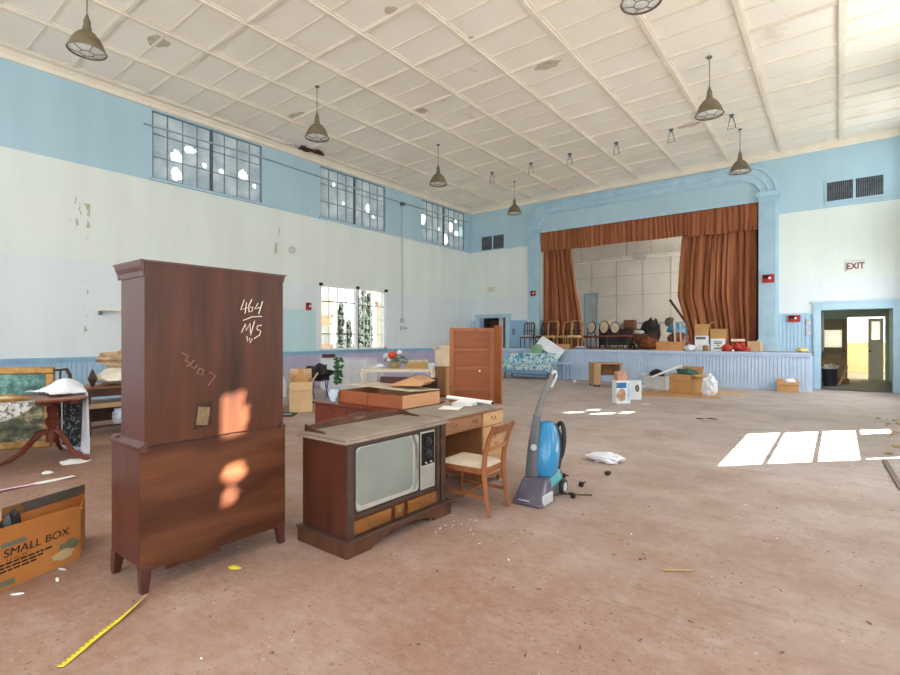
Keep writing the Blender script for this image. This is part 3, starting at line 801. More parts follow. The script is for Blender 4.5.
# frame round the picture tube and posts
g = G()
for a, b in ((-.51, -.455), (.42, .455), (.475, .53)): g.box(.285, .305, a, b, .11, .745)
g.box(.285, .298, -.455, .42, .715, .745); g.box(.285, .298, -.455, .42, .225, .255); g.box(.285, .310, -.51, .53, .735, .747)
g.build('front_frame', M_tvfront, tv, bevel=.004)
g = G(); g.box(.283, .290, -.455, .42, .255, .715)
g.build('screen_surround', mat('dark_bezel', '2a2724', '38342f', rough=.5), tv)
g = G()
def rr(y0, y1, z0, z1, r, n=6):
    pts = []
    for cy_, cz_, a0 in ((y1 - r, z1 - r, 0), (y0 + r, z1 - r, 90), (y0 + r, z0 + r, 180), (y1 - r, z0 + r, 270)):
        for i in range(n + 1): pts.append((cy_ + r * math.cos(R(a0 + 90 * i / n)), cz_ + r * math.sin(R(a0 + 90 * i / n))))
    return pts
g.prism(rr(-.432, .205, .272, .706, .03), 'x', .285, .300)
M_silver = mat('silver_bezel', 'a8a59c', 'b8b5ac', sc=12, rough=.4, metal=.2)
g.build('silver_bezel', M_silver, tv, bevel=.004)
g = G(); pts = rr(-.427, .130, .308, .702, .05, 8)
def bulge(y, z):
    a = (y + .145) / .28; b = (z - .496) / .204
    return .3005 + .016 * max(0, 1 - .55 * a * a - .55 * b * b)
cen = (-.145, .496); rings = []
for k in range(7):
    t = 1 - k / 7
    rings.append([g.bm.verts.new((bulge(cen[0] + (y - cen[0]) * t, cen[1] + (z - cen[1]) * t), cen[0] + (y - cen[0]) * t, cen[1] + (z - cen[1]) * t)) for y, z in pts])
for A, B in zip(rings, rings[1:]):
    for i in range(len(A)): g.bm.faces.new((A[i], A[(i + 1) % len(A)], B[(i + 1) % len(A)], B[i]))
g.bm.faces.new(rings[-1])
g.build('screen', mat('grey_tv_screen', '7b807a', '8a8f88', sc=1.2, rough=.22, spec=.5), tv, smooth=True)
g = G(); g.tube([(.302, .135, .29), (.306, .170, .36), (.308, .178, .50), (.306, .170, .63), (.302, .135, .705)], .012, 8); g.build('bezel_rib', mat('bezel_rib_metal', '8b8983', 'a3a19a', metal=.6, rough=.35), tv, smooth=True)
g = G(); g.box(.29, .298, .225, .40, .262, .712); g.build('control_panel', M_silver, tv, bevel=.003)
g = G(); g.box(.298, .301, .235, .39, .45, .70); g.build('dial_plate', mat('black_gloss', '151515', '1f1f20', rough=.2), tv)
for z, r in ((.63, .035), (.535, .035)):
    g = G(); g.lathe([(r, 0), (r, .006), (r * .55, .008), (r * .5, .025), (r * .4, .028)], 20, mx=Matrix.Translation((.301, .315, z)) @ Matrix.Rotation(R(90), 4, 'Y')); g.build('dial_knob', mat('dial_knob_metal', '3b3b3d', '55555a', metal=.5, rough=.35), tv, smooth=True)
for z in (.475, .46):
    g = G(); g.lathe([(.008, 0), (.008, .012)], 10, mx=Matrix.Translation((.301, .28 + (z - .46) * 4, .468)) @ Matrix.Rotation(R(90), 4, 'Y')); g.build('small_knob', M_silver, tv)
g = G()
for i in range(11): g.box(.298, .300, .238, .388, .28 + i * .014, .287 + i * .014)
g.build('speaker_grille', mat('grille_grey', '8c8a80', '9a988e'), tv)
for a, b in ((-.455, -.10), (-.055, .035), (.08, .42)):
    g = G(); g.box(.285, .300, a, b, .122, .215); g.box(.300, .304, a + .015, b - .015, .135, .202); dr = g.build('drawer_front', M_tvdrawer, tv, bevel=.003)
    m_ = (a + b) / 2
    if b - a > .2:
        g = G(); g.tube([(.306, m_ - .045, .178), (.318, m_ - .035, .160), (.322, m_, .154), (.318, m_ + .035, .160), (.306, m_ + .045, .178)], .0045, 8)
        for s in (-.045, .045): g.lathe([(.012, 0), (.010, .005), (.004, .007)], 10, mx=Matrix.Translation((.303, m_ + s, .178)) @ Matrix.Rotation(R(90), 4, 'Y'))
        g.build('handle', M_brass, dr, smooth=True)
    else:
        g = G(); g.lathe([(.03, 0), (.026, .006), (.015, .008), (.012, .012), (.004, .014)], 8, mx=Matrix.Translation((.303, m_, .168)) @ Matrix.Rotation(R(90), 4, 'Y')); g.build('rosette', M_brass, dr)
g = G()
g.box(-.20, -.16, -.54, .56, 0, .10)
for y0, y1 in ((-.545, -.515), (.535, .565)): g.box(-.20, .30, y0, y1, 0, .10)
prof = [(-.545, 0), (-.33, 0), (-.31, .03), (-.27, .028), (-.24, .055), (-.16, .05), (-.12, .07), (.14, .07), (.18, .05), (.26, .055), (.29, .028), (.33, .03), (.35, 0), (.565, 0), (.565, .10), (-.545, .10)]
g.prism(prof, 'x', .30, .335)
g.build('plinth', M_walnut, tv, bevel=.004)
g = G(); g.box(-.205, .345, -.555, .575, .10, .113); g.build('plinth_moulding', M_tvfront, tv, bevel=.005)
g = G()
top = [(-.50, .78), (-.50, .80), (-.46, .815), (-.30, .825), (-.22, .84), (-.15, .83), (-.08, .845), (0, .85), (.08, .845), (.15, .83), (.22, .84), (.30, .825), (.46, .815), (.50, .80), (.50, .78)]
g.prism(top, 'x', -.175, -.155)
for yy in (-.50, .485):
    g.prism([(-.175, .78), (-.175, .825), (-.12, .82), (-.06, .80), (.02, .795), (.06, .78)], 'y', yy, yy + .015)
g.build('gallery_rail', M_walnut, tv)
g = G(); g.blob((-.153, 0, .81), (.006, .07, .016), amp=.5, fr=5, sub=2); g.build('carved_ornament', mat('carved_trim', '5a4632', '7a6248', sc=30), tv)

# ------------------------------------------------------------------ writing desk
dk = thing('writing_desk', 'brown kneehole writing desk with dusty top behind the television', 'desk', (-2.99, 3.91, 0))
g = G(); g.box(-.27, .29, -.52, .52, .735, .76); g.build('desktop', M_dust, dk, bevel=.004)
g = G(); g.box(-.25, .262, .11, .49, .06, .735); g.build('pedestal', M_oakd, dk)
g = G(); g.box(-.25, .262, -.49, -.47, 0, .735); g.build('end_panel', M_oakd, dk)
g = G(); g.box(-.25, -.235, -.47, .11, .12, .735); g.build('modesty_panel', mat('pinkish_panel', '9a6a52', 'a87a60', sc=4), dk)
g = G(); g.box(-.2, .262, -.47, .11, .585, .60); g.box(.255, .268, -.47, .49, .715, .735); g.build('rail', M_oakd, dk)
def pull(par, x, y, z):
    g = G(); g.tube([(x, y - .03, z + .01), (x + .014, y - .022, z - .008), (x + .016, y, z - .014), (x + .014, y + .022, z - .008), (x, y + .03, z + .01)], .0035, 6)
    for s in (-.03, .03): g.lathe([(.012, 0), (.010, .004), (.003, .006)], 10, mx=Matrix.Translation((x - .002, y + s, z + .01)) @ Matrix.Rotation(R(90), 4, 'Y'))
    g.build('handle', M_brass, par, smooth=True)
g = G(); g.box(.255, .275, -.465, .095, .60, .712); dr = g.build('drawer', M_oakd, dk, bevel=.004); pull(dr, .278, -.34, .66); pull(dr, .278, -.03, .66)
g = G(); g.box(.262, .278, .12, .485, .585, .712); dr = g.build('drawer', M_oak, dk, bevel=.004); pull(dr, .280, .30, .65)
g = G(); g.box(.262, .276, .12, .485, .34, .572); dr = g.build('drawer', M_oak, dk, bevel=.004); pull(dr, .278, .30, .47)
g = G(); g.box(.262, .276, .12, .485, .10, .33); dr = g.build('drawer', M_oak, dk, bevel=.004); pull(dr, .278, .30, .23)
for sx in (-.23, .22):
    g = G(); g.box(sx, sx + .04, .13, .17, 0, .07); g.box(sx, sx + .04, .43, .47, 0, .07); g.build('leg', M_oakd, dk)
g = G(); g.blob((0, 0, .025), (.14, .17, .035), seed=4, amp=.6, sub=3, floor=0.002); tag(g.build('crumpled_paper', M_paper, None, (-2.9, 3.66, .60), smooth=True), 'crumpled white paper in the desk kneehole under the drawer', 'paper')
# papers on the desktop
g = G(); g.tube([(-.68, .13, 0), (0, 0, 0)], .022, 12); g.tube([(0, 0, 0), (.012, -.002, 0)], .016, 10, mi=1)
o = tag(g.build('rolled_paper', [M_paper, M_black], None, (-2.78, 4.29, .783), smooth=True), 'long roll of white paper across the desktop', 'paper roll')
def sheetpile(name, label, cat, loc, w, d, n, rz, m=None):
    g = G()
    for i in range(n):
        g.box(-w / 2, w / 2, -d / 2, d / 2, i * .004, i * .004 + .003, mx=Matrix.Rotation(random.uniform(-.3, .3), 4, 'Z') @ Matrix.Translation((random.uniform(-.02, .02), random.uniform(-.02, .02), 0)))
    return tag(g.build(name, m or M_paper, None, loc, (0, 0, rz)), label, cat)
sheetpile('paper_stack', 'loose stack of white papers at the far end of the desktop', 'papers', (-3.02, 4.16, .761), .2, .18, 9, .3)
sheetpile('paper_sheet', 'single white sheet lying flat on the middle of the desktop', 'paper', (-2.98, 3.88, .761), .2, .24, 1, .5)

# ------------------------------------------------------------------ chair at the desk (faces -x)
ch = thing('dining_chair', 'small brown wooden chair with cream seat drawn up to the desk', 'chair', (-2.46, 3.53, 0), R(3))
g = G(); g.box(-.26, .19, -.18, .18, .335, .385); g.build('seat_frame', M_chairwood, ch, bevel=.006)
g = G()
def seatf(u, v):
    x = -.265 + u * .45; y = (-.185 + v * .37) * (1 - .08 * u); e = min(u, 1 - u, v, 1 - v); return (x, y, .386 + .035 * min(1, e / .18) ** .5)
g.sheet(seatf, 14, 14); g.build('seat', M_cream, ch, smooth=True)
for s in (-1, 1):
    g = G(); g.tube([(-.24, s * .16, 0), (-.24, s * .16, .34)], [.017, .024], 4); g.build('leg', M_chairwood, ch, bevel=.002)
    g = G(); g.tube([(.235, s * .165, 0), (.205, s * .163, .14), (.18, s * .16, .36), (.195, s * .162, .50), (.235, s * .165, .64), (.28, s * .168, .735)], [.017, .021, .026, .022, .019, .018], 4, flat=(1.05, 1.25)); g.build('leg', M_chairwood, ch, bevel=.002, smooth=False)
    g = G(); g.box(-.24, .20, s * .16 - .009, s * .16 + .009, .14, .165); g.build('stretcher', M_chairwood, ch)
g = G(); g.box(-.02, .0, -.15, .15, .143, .163); g.build('stretcher', M_chairwood, ch)
g = G()
def rail(g, z0, z1, x0, x1, sag):
    n = 10; A = []
    for i in range(n + 1):
        y = -.165 + .33 * i / n; b = sag * (1 - (y / .165) ** 2); A.append((y, b))
    for (ya, ba), (yb, bb) in zip(A, A[1:]):
        g.hexa([(x0 + ba - .009, ya, z0), (x0 + ba + .009, ya, z0), (x0 + bb + .009, yb, z0), (x0 + bb - .009, yb, z0)], [(x1 + ba - .009, ya, z1), (x1 + ba + .009, ya, z1), (x1 + bb + .009, yb, z1), (x1 + bb - .009, yb, z1)])
rail(g, .665, .735, .245, .275, .02); g.build('top_rail', M_chairwood, ch)
g = G(); rail(g, .525, .565, .20, .213, .015); g.box(.21, .228, -.035, .035, .565, .585); g.build('back_slat', wood('carved_slat', '9a663e', 'b88456', 'y', sc=9), ch)

# ------------------------------------------------------------------ upright carpet cleaner (faces -y)
vc = thing('carpet_cleaner', 'bright blue upright carpet cleaner with grey handle on the open floor', 'carpet cleaner', (-2.13, 4.08, 0), R(4))
M_blu = mat('cleaner_blue', '1f78ac', '2a88ba', sc=3, rough=.25, spec=.6); M_teal = mat('cleaner_teal', '2a8f98', '359fa8', sc=3, rough=.3)
M_gry = mat('cleaner_grey', '55575a', '626468', sc=3, rough=.4); M_blk = mat('cleaner_black', '1b1b1d', '26262a', rough=.45)
M_hood = mat('smoky_hood', '4a4654', '5c5868', sc=4, rough=.15, spec=.6); M_lgrey = mat('light_grey_plastic', 'b3b7bb', 'c3c6ca', sc=4, rough=.35)
g = G(); g.hexa([(-.13, -.06, .03), (.13, -.06, .03), (.12, .30, .03), (-.12, .30, .03)], [(-.12, -.06, .17), (.12, -.06, .17), (.105, .28, .21), (-.105, .28, .21)]); g.build('base', M_gry, vc, bevel=.015)
g = G(); g.hexa([(-.133, -.08, .11), (.133, -.08, .11), (.123, .24, .13), (-.123, .24, .13)], [(-.118, -.06, .19), (.118, -.06, .19), (.1, .22, .235), (-.1, .22, .235)]); g.build('base_cover', M_teal, vc, bevel=.015)
g = G(); g.hexa([(-.145, -.29, .012), (.145, -.29, .012), (.145, -.03, .012), (-.145, -.03, .012)], [(-.11, -.13, .20), (.11, -.13, .20), (.12, -.03, .215), (-.12, -.03, .215)]); g.build('nozzle_hood', M_hood, vc, bevel=.018)
g = G(); g.box(.125, .148, -.25, -.05, .015, .10); g.build('nozzle_end', M_lgrey, vc, bevel=.008)
for s in (-1, 1):
    g = G(); g.lathe([(.065, -.018), (.07, -.012), (.07, .012), (.065, .018)], 24, mx=Matrix.Translation((s * .135, .22, .07)) @ Matrix.Rotation(R(90), 4, 'Y')); wh = g.build('wheel', M_blk, vc, smooth=True)
    g = G(); g.lathe([(.042, -.022), (.042, .022), (.02, .025)], 20, mx=Matrix.Translation((s * .135, .22, .07)) @ Matrix.Rotation(R(90 * s), 4, 'Y')); g.build('hub', M_lgrey, wh, smooth=True)
# leaning body: cross-sections stacked up the slope
def body(g, secs, mi=0):
    """secs: (z, yc, half_x, half_y)"""
    n = 20; rings = []
    for z, yc, hx, hy in secs:
        ring = []
        for k in range(n):
            a = 2 * PI * k / n; ca, sa = math.cos(a), math.sin(a)
            ring.append(g.bm.verts.new((hx * math.copysign(abs(ca) ** .6, ca), yc + hy * math.copysign(abs(sa) ** .6, sa), z)))
        rings.append(ring)
    for A, B in zip(rings, rings[1:]):
        for k in range(n): g.bm.faces.new((A[k], A[(k + 1) % n], B[(k + 1) % n], B[k])).material_index = mi
    g.bm.faces.new(rings[0][::-1]); g.bm.faces.new(rings[-1])
g = G(); body(g, [(.215, .065, .112, .11), (.28, .075, .128, .13), (.40, .095, .13, .13), (.52, .12, .118, .115), (.61, .135, .09, .085), (.67, .14, .055, .05)]); g.build('water_tank', M_blu, vc, smooth=True)
g = G(); body(g, [(.24, .10, .03, .10), (.35, .12, .121, .06), (.47, .13, .115, .055), (.55, .135, .05, .04)]); g.build('tank_panel', mat('cleaner_light_blue', '3c94c4', '4aa0cc', rough=.25), vc, smooth=True)
g = G(); body(g, [(.20, -.05, .062, .03), (.35, -.03, .056, .035), (.50, .0, .050, .035), (.64, .045, .042, .035), (.74, .075, .034, .03)]); g.build('spine', M_gry, vc, (-.058, 0, 0), smooth=True)
g = G(); g.lathe([(.028, 0), (.028, .008)], 16, mx=Matrix.Translation((-.04, -.046, .46)) @ Matrix.Rotation(R(80), 4, 'X')); g.build('badge', M_lgrey, vc)
g = G(); g.tube([(-.058, .07, .70), (-.045, .09, .80), (-.02, .13, .92), (0, .19, 1.02), (0, .27, 1.09)], [.036, .033, .029, .026, .02], 10); g.build('handle_tube', mat('handle_grey', '66635f', '75726e', sc=5, rough=.45), vc, smooth=True)
g = G(); g.tube([(0, .19, 1.01), (0, .25, 1.08), (0, .32, 1.125), (0, .38, 1.12), (0, .39, 1.08), (0, .34, 1.03), (0, .25, .98)], .013, 8, closed=True); g.build('grip', M_lgrey, vc, smooth=True)
g = G(); body(g, [(.22, .24, .09, .06), (.36, .28, .10, .07), (.50, .30, .09, .065), (.60, .27, .06, .05), (.66, .22, .03, .03)]); g.build('rear_housing', M_blk, vc, smooth=True)
g = G(); pts = [(.05 * math.cos(2 * PI * k / 28), .255 + .05 * math.sin(R(20)) + .075 * math.sin(2 * PI * k / 28) * .5, .46 + .17 * math.sin(2 * PI * k / 28)) for k in range(28)]
g.tube([(p[0] + .05, p[1] + .06, p[2]) for p in pts], .022, 8, closed=True); g.build('hose', M_blk, vc, smooth=True)
for z, y in ((.62, .27), (.36, .33)):
    g = G(); g.tube([(.0, y - .04, z), (.0, y + .01, z + .01), (0, y + .02, z + .03)], .010, 8); g.build('cord_hook', M_blk, vc)
g = G(); g.box(-.07, .03, -.298, -.294, .05, .058); g.build('hood_lettering', M_lgrey, vc)

# ------------------------------------------------------------------ tall panelled wooden piece behind the desk
pn = thing('panelled_wardrobe_back', 'tall orange brown panelled wooden board with narrow side board behind the desk', 'panel', (-4.53, 6.425, 0), R(37.5))
M_pn = M_cedar
g = G(); g.box(-.345, .345, -.012, .012, .03, 1.60); g.build('back_board', wood('cedar_panel_boards', '7c4022', '98562f', 'x', sc=5, rough=.5), pn)
g = G(); g.box(-.36, -.29, -.03, .022, 0, 1.61); g.box(.265, .345, -.028, .022, 0, 1.60); g.build('stile', M_cedarz, pn, bevel=.004)
for z0, z1 in ((1.54, 1.60), (1.23, 1.28), (.94, .985), (.62, .665), (.31, .355), (.03, .10)):
    g = G(); g.box(-.29, .265, -.024, .012, z0, z1); g.build('rail', M_cedar, pn, bevel=.004)
g = G(); g.box(0, .20, -.012, .012, 0, 1.635); g.build('side_board', M_cedarz, pn, (.345, -.02, 0), (0, 0, R(-62)), bevel=.003)
g = G(); g.lathe([(.018, 0), (.016, .006), (.004, .008)], 10, mx=Matrix.Translation((.11, -.013, .93)) @ Matrix.Rotation(R(90), 4, 'X')); g.build('white_knob', M_paper, pn)

# ------------------------------------------------------------------ stage curtains
def curtain_mat():
    t = Tree('rust_curtain')
    c = t.ramp(t.noise(3, (3, 1, .12), 5), [(.3, '7a4830'), (.7, 'ab6c4a')])
    t.bump(t.noise(60), .03)
    return t.out(c, .85, .2)
M_curt = curtain_mat()
def curtain(name, label, left, right, z0, z1, Y, nf, amp, seed, group=None, hem=True):
    """left/right: functions of height fraction (0 bottom) giving the side edges"""
    rnd = random.Random(seed); ph = [rnd.uniform(0, 6.28) for _ in range(6)]; nu, nv = nf * 9, 26
    def f(u, v):
        z = z0 + (z1 - z0) * v; a, b = left(v), right(v)
        uu = u + (.022 * math.sin(11 * u + ph[2]) + .014 * math.sin(29 * u + ph[4] + .8 * v) if nf < 13 else 0) + .012 * math.sin(9 * u + ph[0]) + .008 * math.sin(23 * u + ph[1] + 1.2 * v)
        y = amp * (.75 * math.sin(2 * PI * nf * uu + .6 * math.sin(3 * v + ph[2])) + .35 * math.sin(2 * PI * nf * .43 * uu + ph[3]) + .25 * math.sin(2 * PI * nf * 1.9 * uu + ph[4] + 2 * v)) * (1.15 - .35 * v)
        return (a + (b - a) * u + .3 * amp * math.cos(2 * PI * nf * uu), Y + y, z + (.012 * math.sin(14 * u + ph[5]) if v == 0 else 0))
    t = thing(name, label, 'curtain', ((left(.5) + right(.5)) / 2, Y, z0), group=group)
    g = G(); g.sheet(f, nu, nv); o = g.build('fabric', M_curt, t, smooth=True, solid=.006); o.location = -Vector(t.location)
    g = G(); g.tube([(min(left(1), right(1)), Y, z1 + .01), (max(left(1), right(1)), Y, z1 + .01)], .015, 8); o = g.build('curtain_rod', M_blk, t); o.location = -Vector(t.location)
    return t
def seg(pts):
    def f(v):
        for (a, x), (b, y) in zip(pts, pts[1:]):
            if a <= v <= b: return x + (y - x) * (v - a) / (b - a)
        return pts[-1][1]
    return f
curtain('stage_curtain', 'narrow rust brown stage curtain pulled to the left side of the stage', seg([(0, -9.08), (1, -9.08)]), seg([(0, -7.45), (.2, -7.52), (.6, -7.78), (.85, -7.93), (1, -7.95)]), 1.07, 5.2, 17.68, 7, .085, 3, 'stage curtains')
curtain('stage_curtain', 'wide rust brown stage curtain hanging on the right side of the stage', seg([(0, -3.78), (.15, -3.86), (.42, -4.16), (.7, -4.10), (1, -3.98)]), seg([(0, -1.95), (1, -1.93)]), 1.07, 5.2, 17.68, 11, .085, 8, 'stage curtains')
curtain('stage_valance', 'long pleated rust brown valance across the top of the stage left of its seam', seg([(0, -9.11), (1, -9.11)]), seg([(0, -3.84), (1, -3.84)]), 4.76, 5.52, 17.56, 34, .03, 5, 'stage valances')
curtain('stage_valance', 'short pleated rust brown valance above the right hand stage curtain', seg([(0, -3.83), (1, -3.83)]), seg([(0, -1.90), (1, -1.90)]), 4.70, 5.52, 17.54, 13, .03, 6, 'stage valances')

# strip lights over the stage
M_tube = mat('white_lamp_tube', 'f0f0ea', 'fafaf6', rough=.3); M_whmet = mat('white_enamel', 'd8d6ce', 'e6e4dc', sc=3, rough=.45)
def strip(label, x0, x1, y, z):
    t = thing('strip_light', label, 'ceiling light', ((x0 + x1) / 2, y, z), group='strip lights above the stage'); L = (x1 - x0) / 2
    g = G(); g.prism([(-.10, .0), (.10, .0), (.06, .10), (-.06, .10)], 'x', -L, L); g.build('housing', M_whmet, t)
    for s in (-.05, .05): 
        g = G(); g.tube([(-L + .03, s, -.02), (L - .03, s, -.02)], .02, 10); g.build('tube', M_tube, t, smooth=True)
    for s in (-L * .8, L * .8):
        g = G(); g.tube([(s, 0, .1), (s, 0, 6.0 - z)], .008, 6); g.build('hanger', M_steel, t)
strip('strip light over the left half of the stage', -9.75, -7.15, 22.3, 4.93)
strip('strip light over the right half of the stage nearest the right curtain', -6.55, -4.4, 22.3, 4.93)
strip('strip light farther back over the stage behind the grey box', -7.9, -5.0, 23.0, 5.02)
g = G(); g.box(-7.1, -6.6, 22.2, 22.4, 4.9, 5.15); g.tube([(-6.85, 22.3, 5.1), (-6.85, 22.3, 6.0)], .012, 6); tag(g.build('junction_box', M_lgrey), 'grey box hanging between the stage strip lights', 'box')
g = G(); g.tube([(-8.9, 18.6, 5.05), (-2.2, 18.6, 5.05)], .03, 8)
for x in (-8.0, -5.5, -3.0): g.tube([(x, 18.6, 5.05), (x, 18.6, 6.0)], .01, 6)
tag(g.build('batten_pipe', M_blk), 'black pipe hung across the stage behind the valance', 'pipe')

# ------------------------------------------------------------------ pendant lamps
M_shade = mat('olive_enamel_shade', '6a5f49', '7d7159', sc=6, rough=.55); M_shadein = mat('shade_inside', 'd9d5c8', 'e6e2d6', rough=.4); M_lens = mat('ribbed_lens', 'd4d6d4', 'eceeec', sc=20, rough=.2, spec=.6)
lamp = thing('pendant_lamp', 'x', 'pendant lamp', (0, 0, 0), group='bell shaped pendant lamps')
g = G(); g.lathe([(.245, 0), (.25, .012), (.235, .05), (.215, .11), (.17, .20), (.115, .27), (.07, .30), (.06, .33)], 32, cap=False); g.lathe([(.235, .015), (.22, .06), (.16, .19), (.06, .31)], 32, mi=1, cap=False); g.build('shade', [M_shade, M_shadein], lamp, smooth=True)
g = G(); g.lathe([(.06, .325), (.058, .36), (.045, .40), (.05, .44), (.03, .50), (.012, .56)], 20); g.build('socket_cap', M_shade, lamp, smooth=True)
g = G(); g.tube([(0, 0, .55), (0, 0, 1.12)], .009, 8); g.build('stem', M_shade, lamp)
g = G(); g.lathe([(.05, 1.105), (.045, 1.12), (.02, 1.085)], 16); g.build('ceiling_rose', M_shade, lamp)
g = G(); g.lathe([(.232, .02), (.17, .0), (.08, -.012), (.002, -.016)], 28, cap=False); g.build('lens', M_lens, lamp, smooth=True)
g = G()
g.tube([(.25 * math.cos(2 * PI * k / 28), .25 * math.sin(2 * PI * k / 28), .004) for k in range(28)], .009, 6, closed=True)
for k in range(6): a = PI * k / 3; g.tube([(.24 * math.cos(a), .24 * math.sin(a), .0), (.09 * math.cos(a), .09 * math.sin(a), -.03)], .006, 5)
g.tube([(.09 * math.cos(2 * PI * k / 16), .09 * math.sin(2 * PI * k / 16), -.03) for k in range(16)], .006, 5, closed=True)
g.build('wire_guard', M_shade, lamp)
LAMPS = [(-8.95, 2.62, 'olive bell pendant lamp at the top left corner, nearest above the blue wall'), (-8.9, 6.8, 'olive bell pendant lamp in the left row, second from the camera'),
         (-8.9, 10.95, 'olive bell pendant lamp in the left row, third from the camera'), (-8.9, 15.15, 'olive bell pendant lamp in the left row, farthest, before the left vent'),
         (-2.0, 6.6, 'pendant lamp in the right row cut off by the top edge of the view'), (-1.97, 10.75, 'olive bell pendant lamp in the right row, second from the camera'), (-2.02, 14.95, 'olive bell pendant lamp in the right row, farthest, before the stage arch')]
for i, (x, y, lb) in enumerate(LAMPS):
    if i == 0: lamp.location = (x, y, 5.76); lamp['label'] = lb
    else: dup(lamp, (x, y, 5.76), R(17 * i), lb)
# wire brackets hanging from the ceiling in a row
hk = thing('ceiling_hook', 'x', 'ceiling hook', (0, 0, 0), group='wire hooks in a row on the ceiling')
g = G(); g.box(-.05, .05, -.03, .03, -.03, 0); g.box(-.02, .02, -.02, .02, -.08, -.03); g.build('bracket', M_steeldk, hk)
g = G(); g.tube([(-.03, 0, -.06), (-.09, 0, -.34), (.09, 0, -.34), (.03, 0, -.06)], .011, 6, closed=True); g.build('wire_loop', M_steeldk, hk)
for i, (x, wd) in enumerate(((-8.98, 'leftmost, above the left vent'), (-7.55, 'second from left'), (-6.26, 'third from left'), (-4.88, 'fourth from left'), (-3.44, 'fifth from left'), (-2.05, 'rightmost, beside the right pendant lamps'))):
    lb = 'small grey wire hook in the ceiling row, ' + wd
    if i == 0: hk.location = (x, 13.85, ZC - .02); hk['label'] = lb
    else: dup(hk, (x, 13.85, ZC - .02), None, lb)

# ------------------------------------------------------------------ fittings on the walls
def vent(label, x0, x1, z0, z1):
    t = thing('vent_grille', label, 'vent', ((x0 + x1) / 2, YB, z0), group='wall vents'); w = (x1 - x0) / 2; h = z1 - z0
    g = G(); g.box(-w, w, -.012, -.002, 0, h); g.build('backing', mat('vent_dark', '2f3237', '3c4046'), t)
    g = G()
    for a, b, c, d in ((-w - .04, w + .04, -.04, 0), (-w - .04, w + .04, h, h + .04), (-w - .04, -w, 0, h), (w, w + .04, 0, h), (-.03, .03, 0, h)): g.box(a, b, -.035, -.001, c, d)
    g.build('frame', M_blue, t)
    g = G(); n = int(2 * w / .045)
    for i in range(n):
        x = -w + (i + .5) * 2 * w / n
        if abs(x) > .035: g.box(x - .008, x + .008, -.03, -.012, 0, h)
    g.build('slats', mat('vent_slat', '5d646c', '7c848b', sc=4), t)
vent('dark slatted vent high on the wall left of the stage', -11.85, -10.76, 5.10, 5.66)
vent('dark slatted vent high on the wall right of the stage', -.25, .95, 5.24, 5.76)
ex = thing('exit_sign', 'small pale exit sign with dark red letters above the right doorway', 'exit sign', (.37, YB, 3.24))
g = G(); g.box(-.19, .19, -.07, -.002, 0, .28); g.build('housing', mat('sign_cream', 'd9dcd6', 'e4e6e0'), ex, bevel=.008)
text('lettering', 'EXIT', .235, mat('exit_red', '6e1f24', '7d262b', sc=20), ex, (0, -.072, .14), (R(90), 0, 0), .002, sx=.80, weight=.006)
M_red = mat('sign_red', 'a01f22', 'b32a2c', sc=6); M_sgnw = mat('sign_white', 'eeeeee', 'f6f6f6')
def redbox(label, loc, rz, w, h, name='fire_alarm'):
    t = thing(name, label, 'fire alarm', loc, rz, 'red alarm boxes on the walls')
    g = G(); g.box(-w / 2, w / 2, -.06, -.002, 0, h); g.build('housing', M_red, t, bevel=.006)
    g = G(); g.box(-w * .42, w * .05, -.064, -.06, h * .5, h * .9); g.build('dark_horn', M_ink, t)
    g = G(); g.lathe([(h * .16, 0), (h * .14, .02)], 14, mx=Matrix.Translation((w * .12, -.06, h * .55)) @ Matrix.Rotation(R(90), 4, 'X')); g.build('strobe', M_sgnw, t)
redbox('red alarm box on the left stage pilaster', (-9.36, YB - .12, 3.06), 0, .20, .2)
redbox('red alarm box on the right stage pilaster', (-1.62, YB - .12, 3.06), 0, .30, .24)
redbox('red alarm box on the blue boards left of the right doorway', (-1.0, YB - .02, 1.9), R(0), .30, .19)
redbox('small red alarm box on the left wall beside the lower window', (XL, 9.15, 2.26), R(90), .16, .22)
def plate(name, label, cat, loc, rz, w, h, d, m, extra=None):
    t = G(); t.box(-w / 2, w / 2, -d, -.001, 0, h); return tag(t.build(name, m, None, loc, (0, 0, rz), bevel=.004), label, cat)
plate('wall_speaker', 'small cream box high on the wall above the left doorway', 'wall box', (-11.38, YB, 3.33), 0, .24, .2, .08, mat('cream_plastic', 'c9c2ae', 'd6cfbc'))
plate('switch_box', 'upper grey switch box on the blue boards beside the right doorway', 'switch', (-.66, YB - .02, 1.80), 0, .11, .16, .05, M_lgrey)
plate('switch_box', 'lower grey switch box on the blue boards beside the right doorway', 'switch', (-.66, YB - .02, 1.52), 0, .11, .2, .05, M_lgrey)
plate('switch_plate', 'grey switch plate on the blue boards right of the left doorway', 'switch', (-10.30, YB - .02, 1.55), 0, .1, .26, .04, M_steel)
sh = thing('wall_shelf', 'small pale shelf bracket on the left wall beside the tall cabinet', 'shelf', (XL, 4.05, 1.98), R(90))
g = G(); g.box(-.22, .22, -.14, -.001, .03, .055); g.build('board', M_cardw, sh)
g = G(); g.box(-.22, -.18, -.12, -.001, -.05, .03); g.build('bracket', M_greyink, sh)
g = G(); g.lathe([(.10, 0), (.10, .04), (.05, .07), (.01, .075)], 20, mx=Matrix.Translation((XL + .001, 8.58, 3.96)) @ Matrix.Rotation(R(90), 4, 'Y')); tag(g.build('alarm_bell', mat('bell_cream', 'b9bcb4', 'c9ccc4'), smooth=True), 'round pale alarm bell high on the left wall', 'bell')
cp = thing('conduit_pipe', 'thin grey conduit running across the clerestory windows with a drop pipe', 'pipe', (XL, 11.0, 6.28))
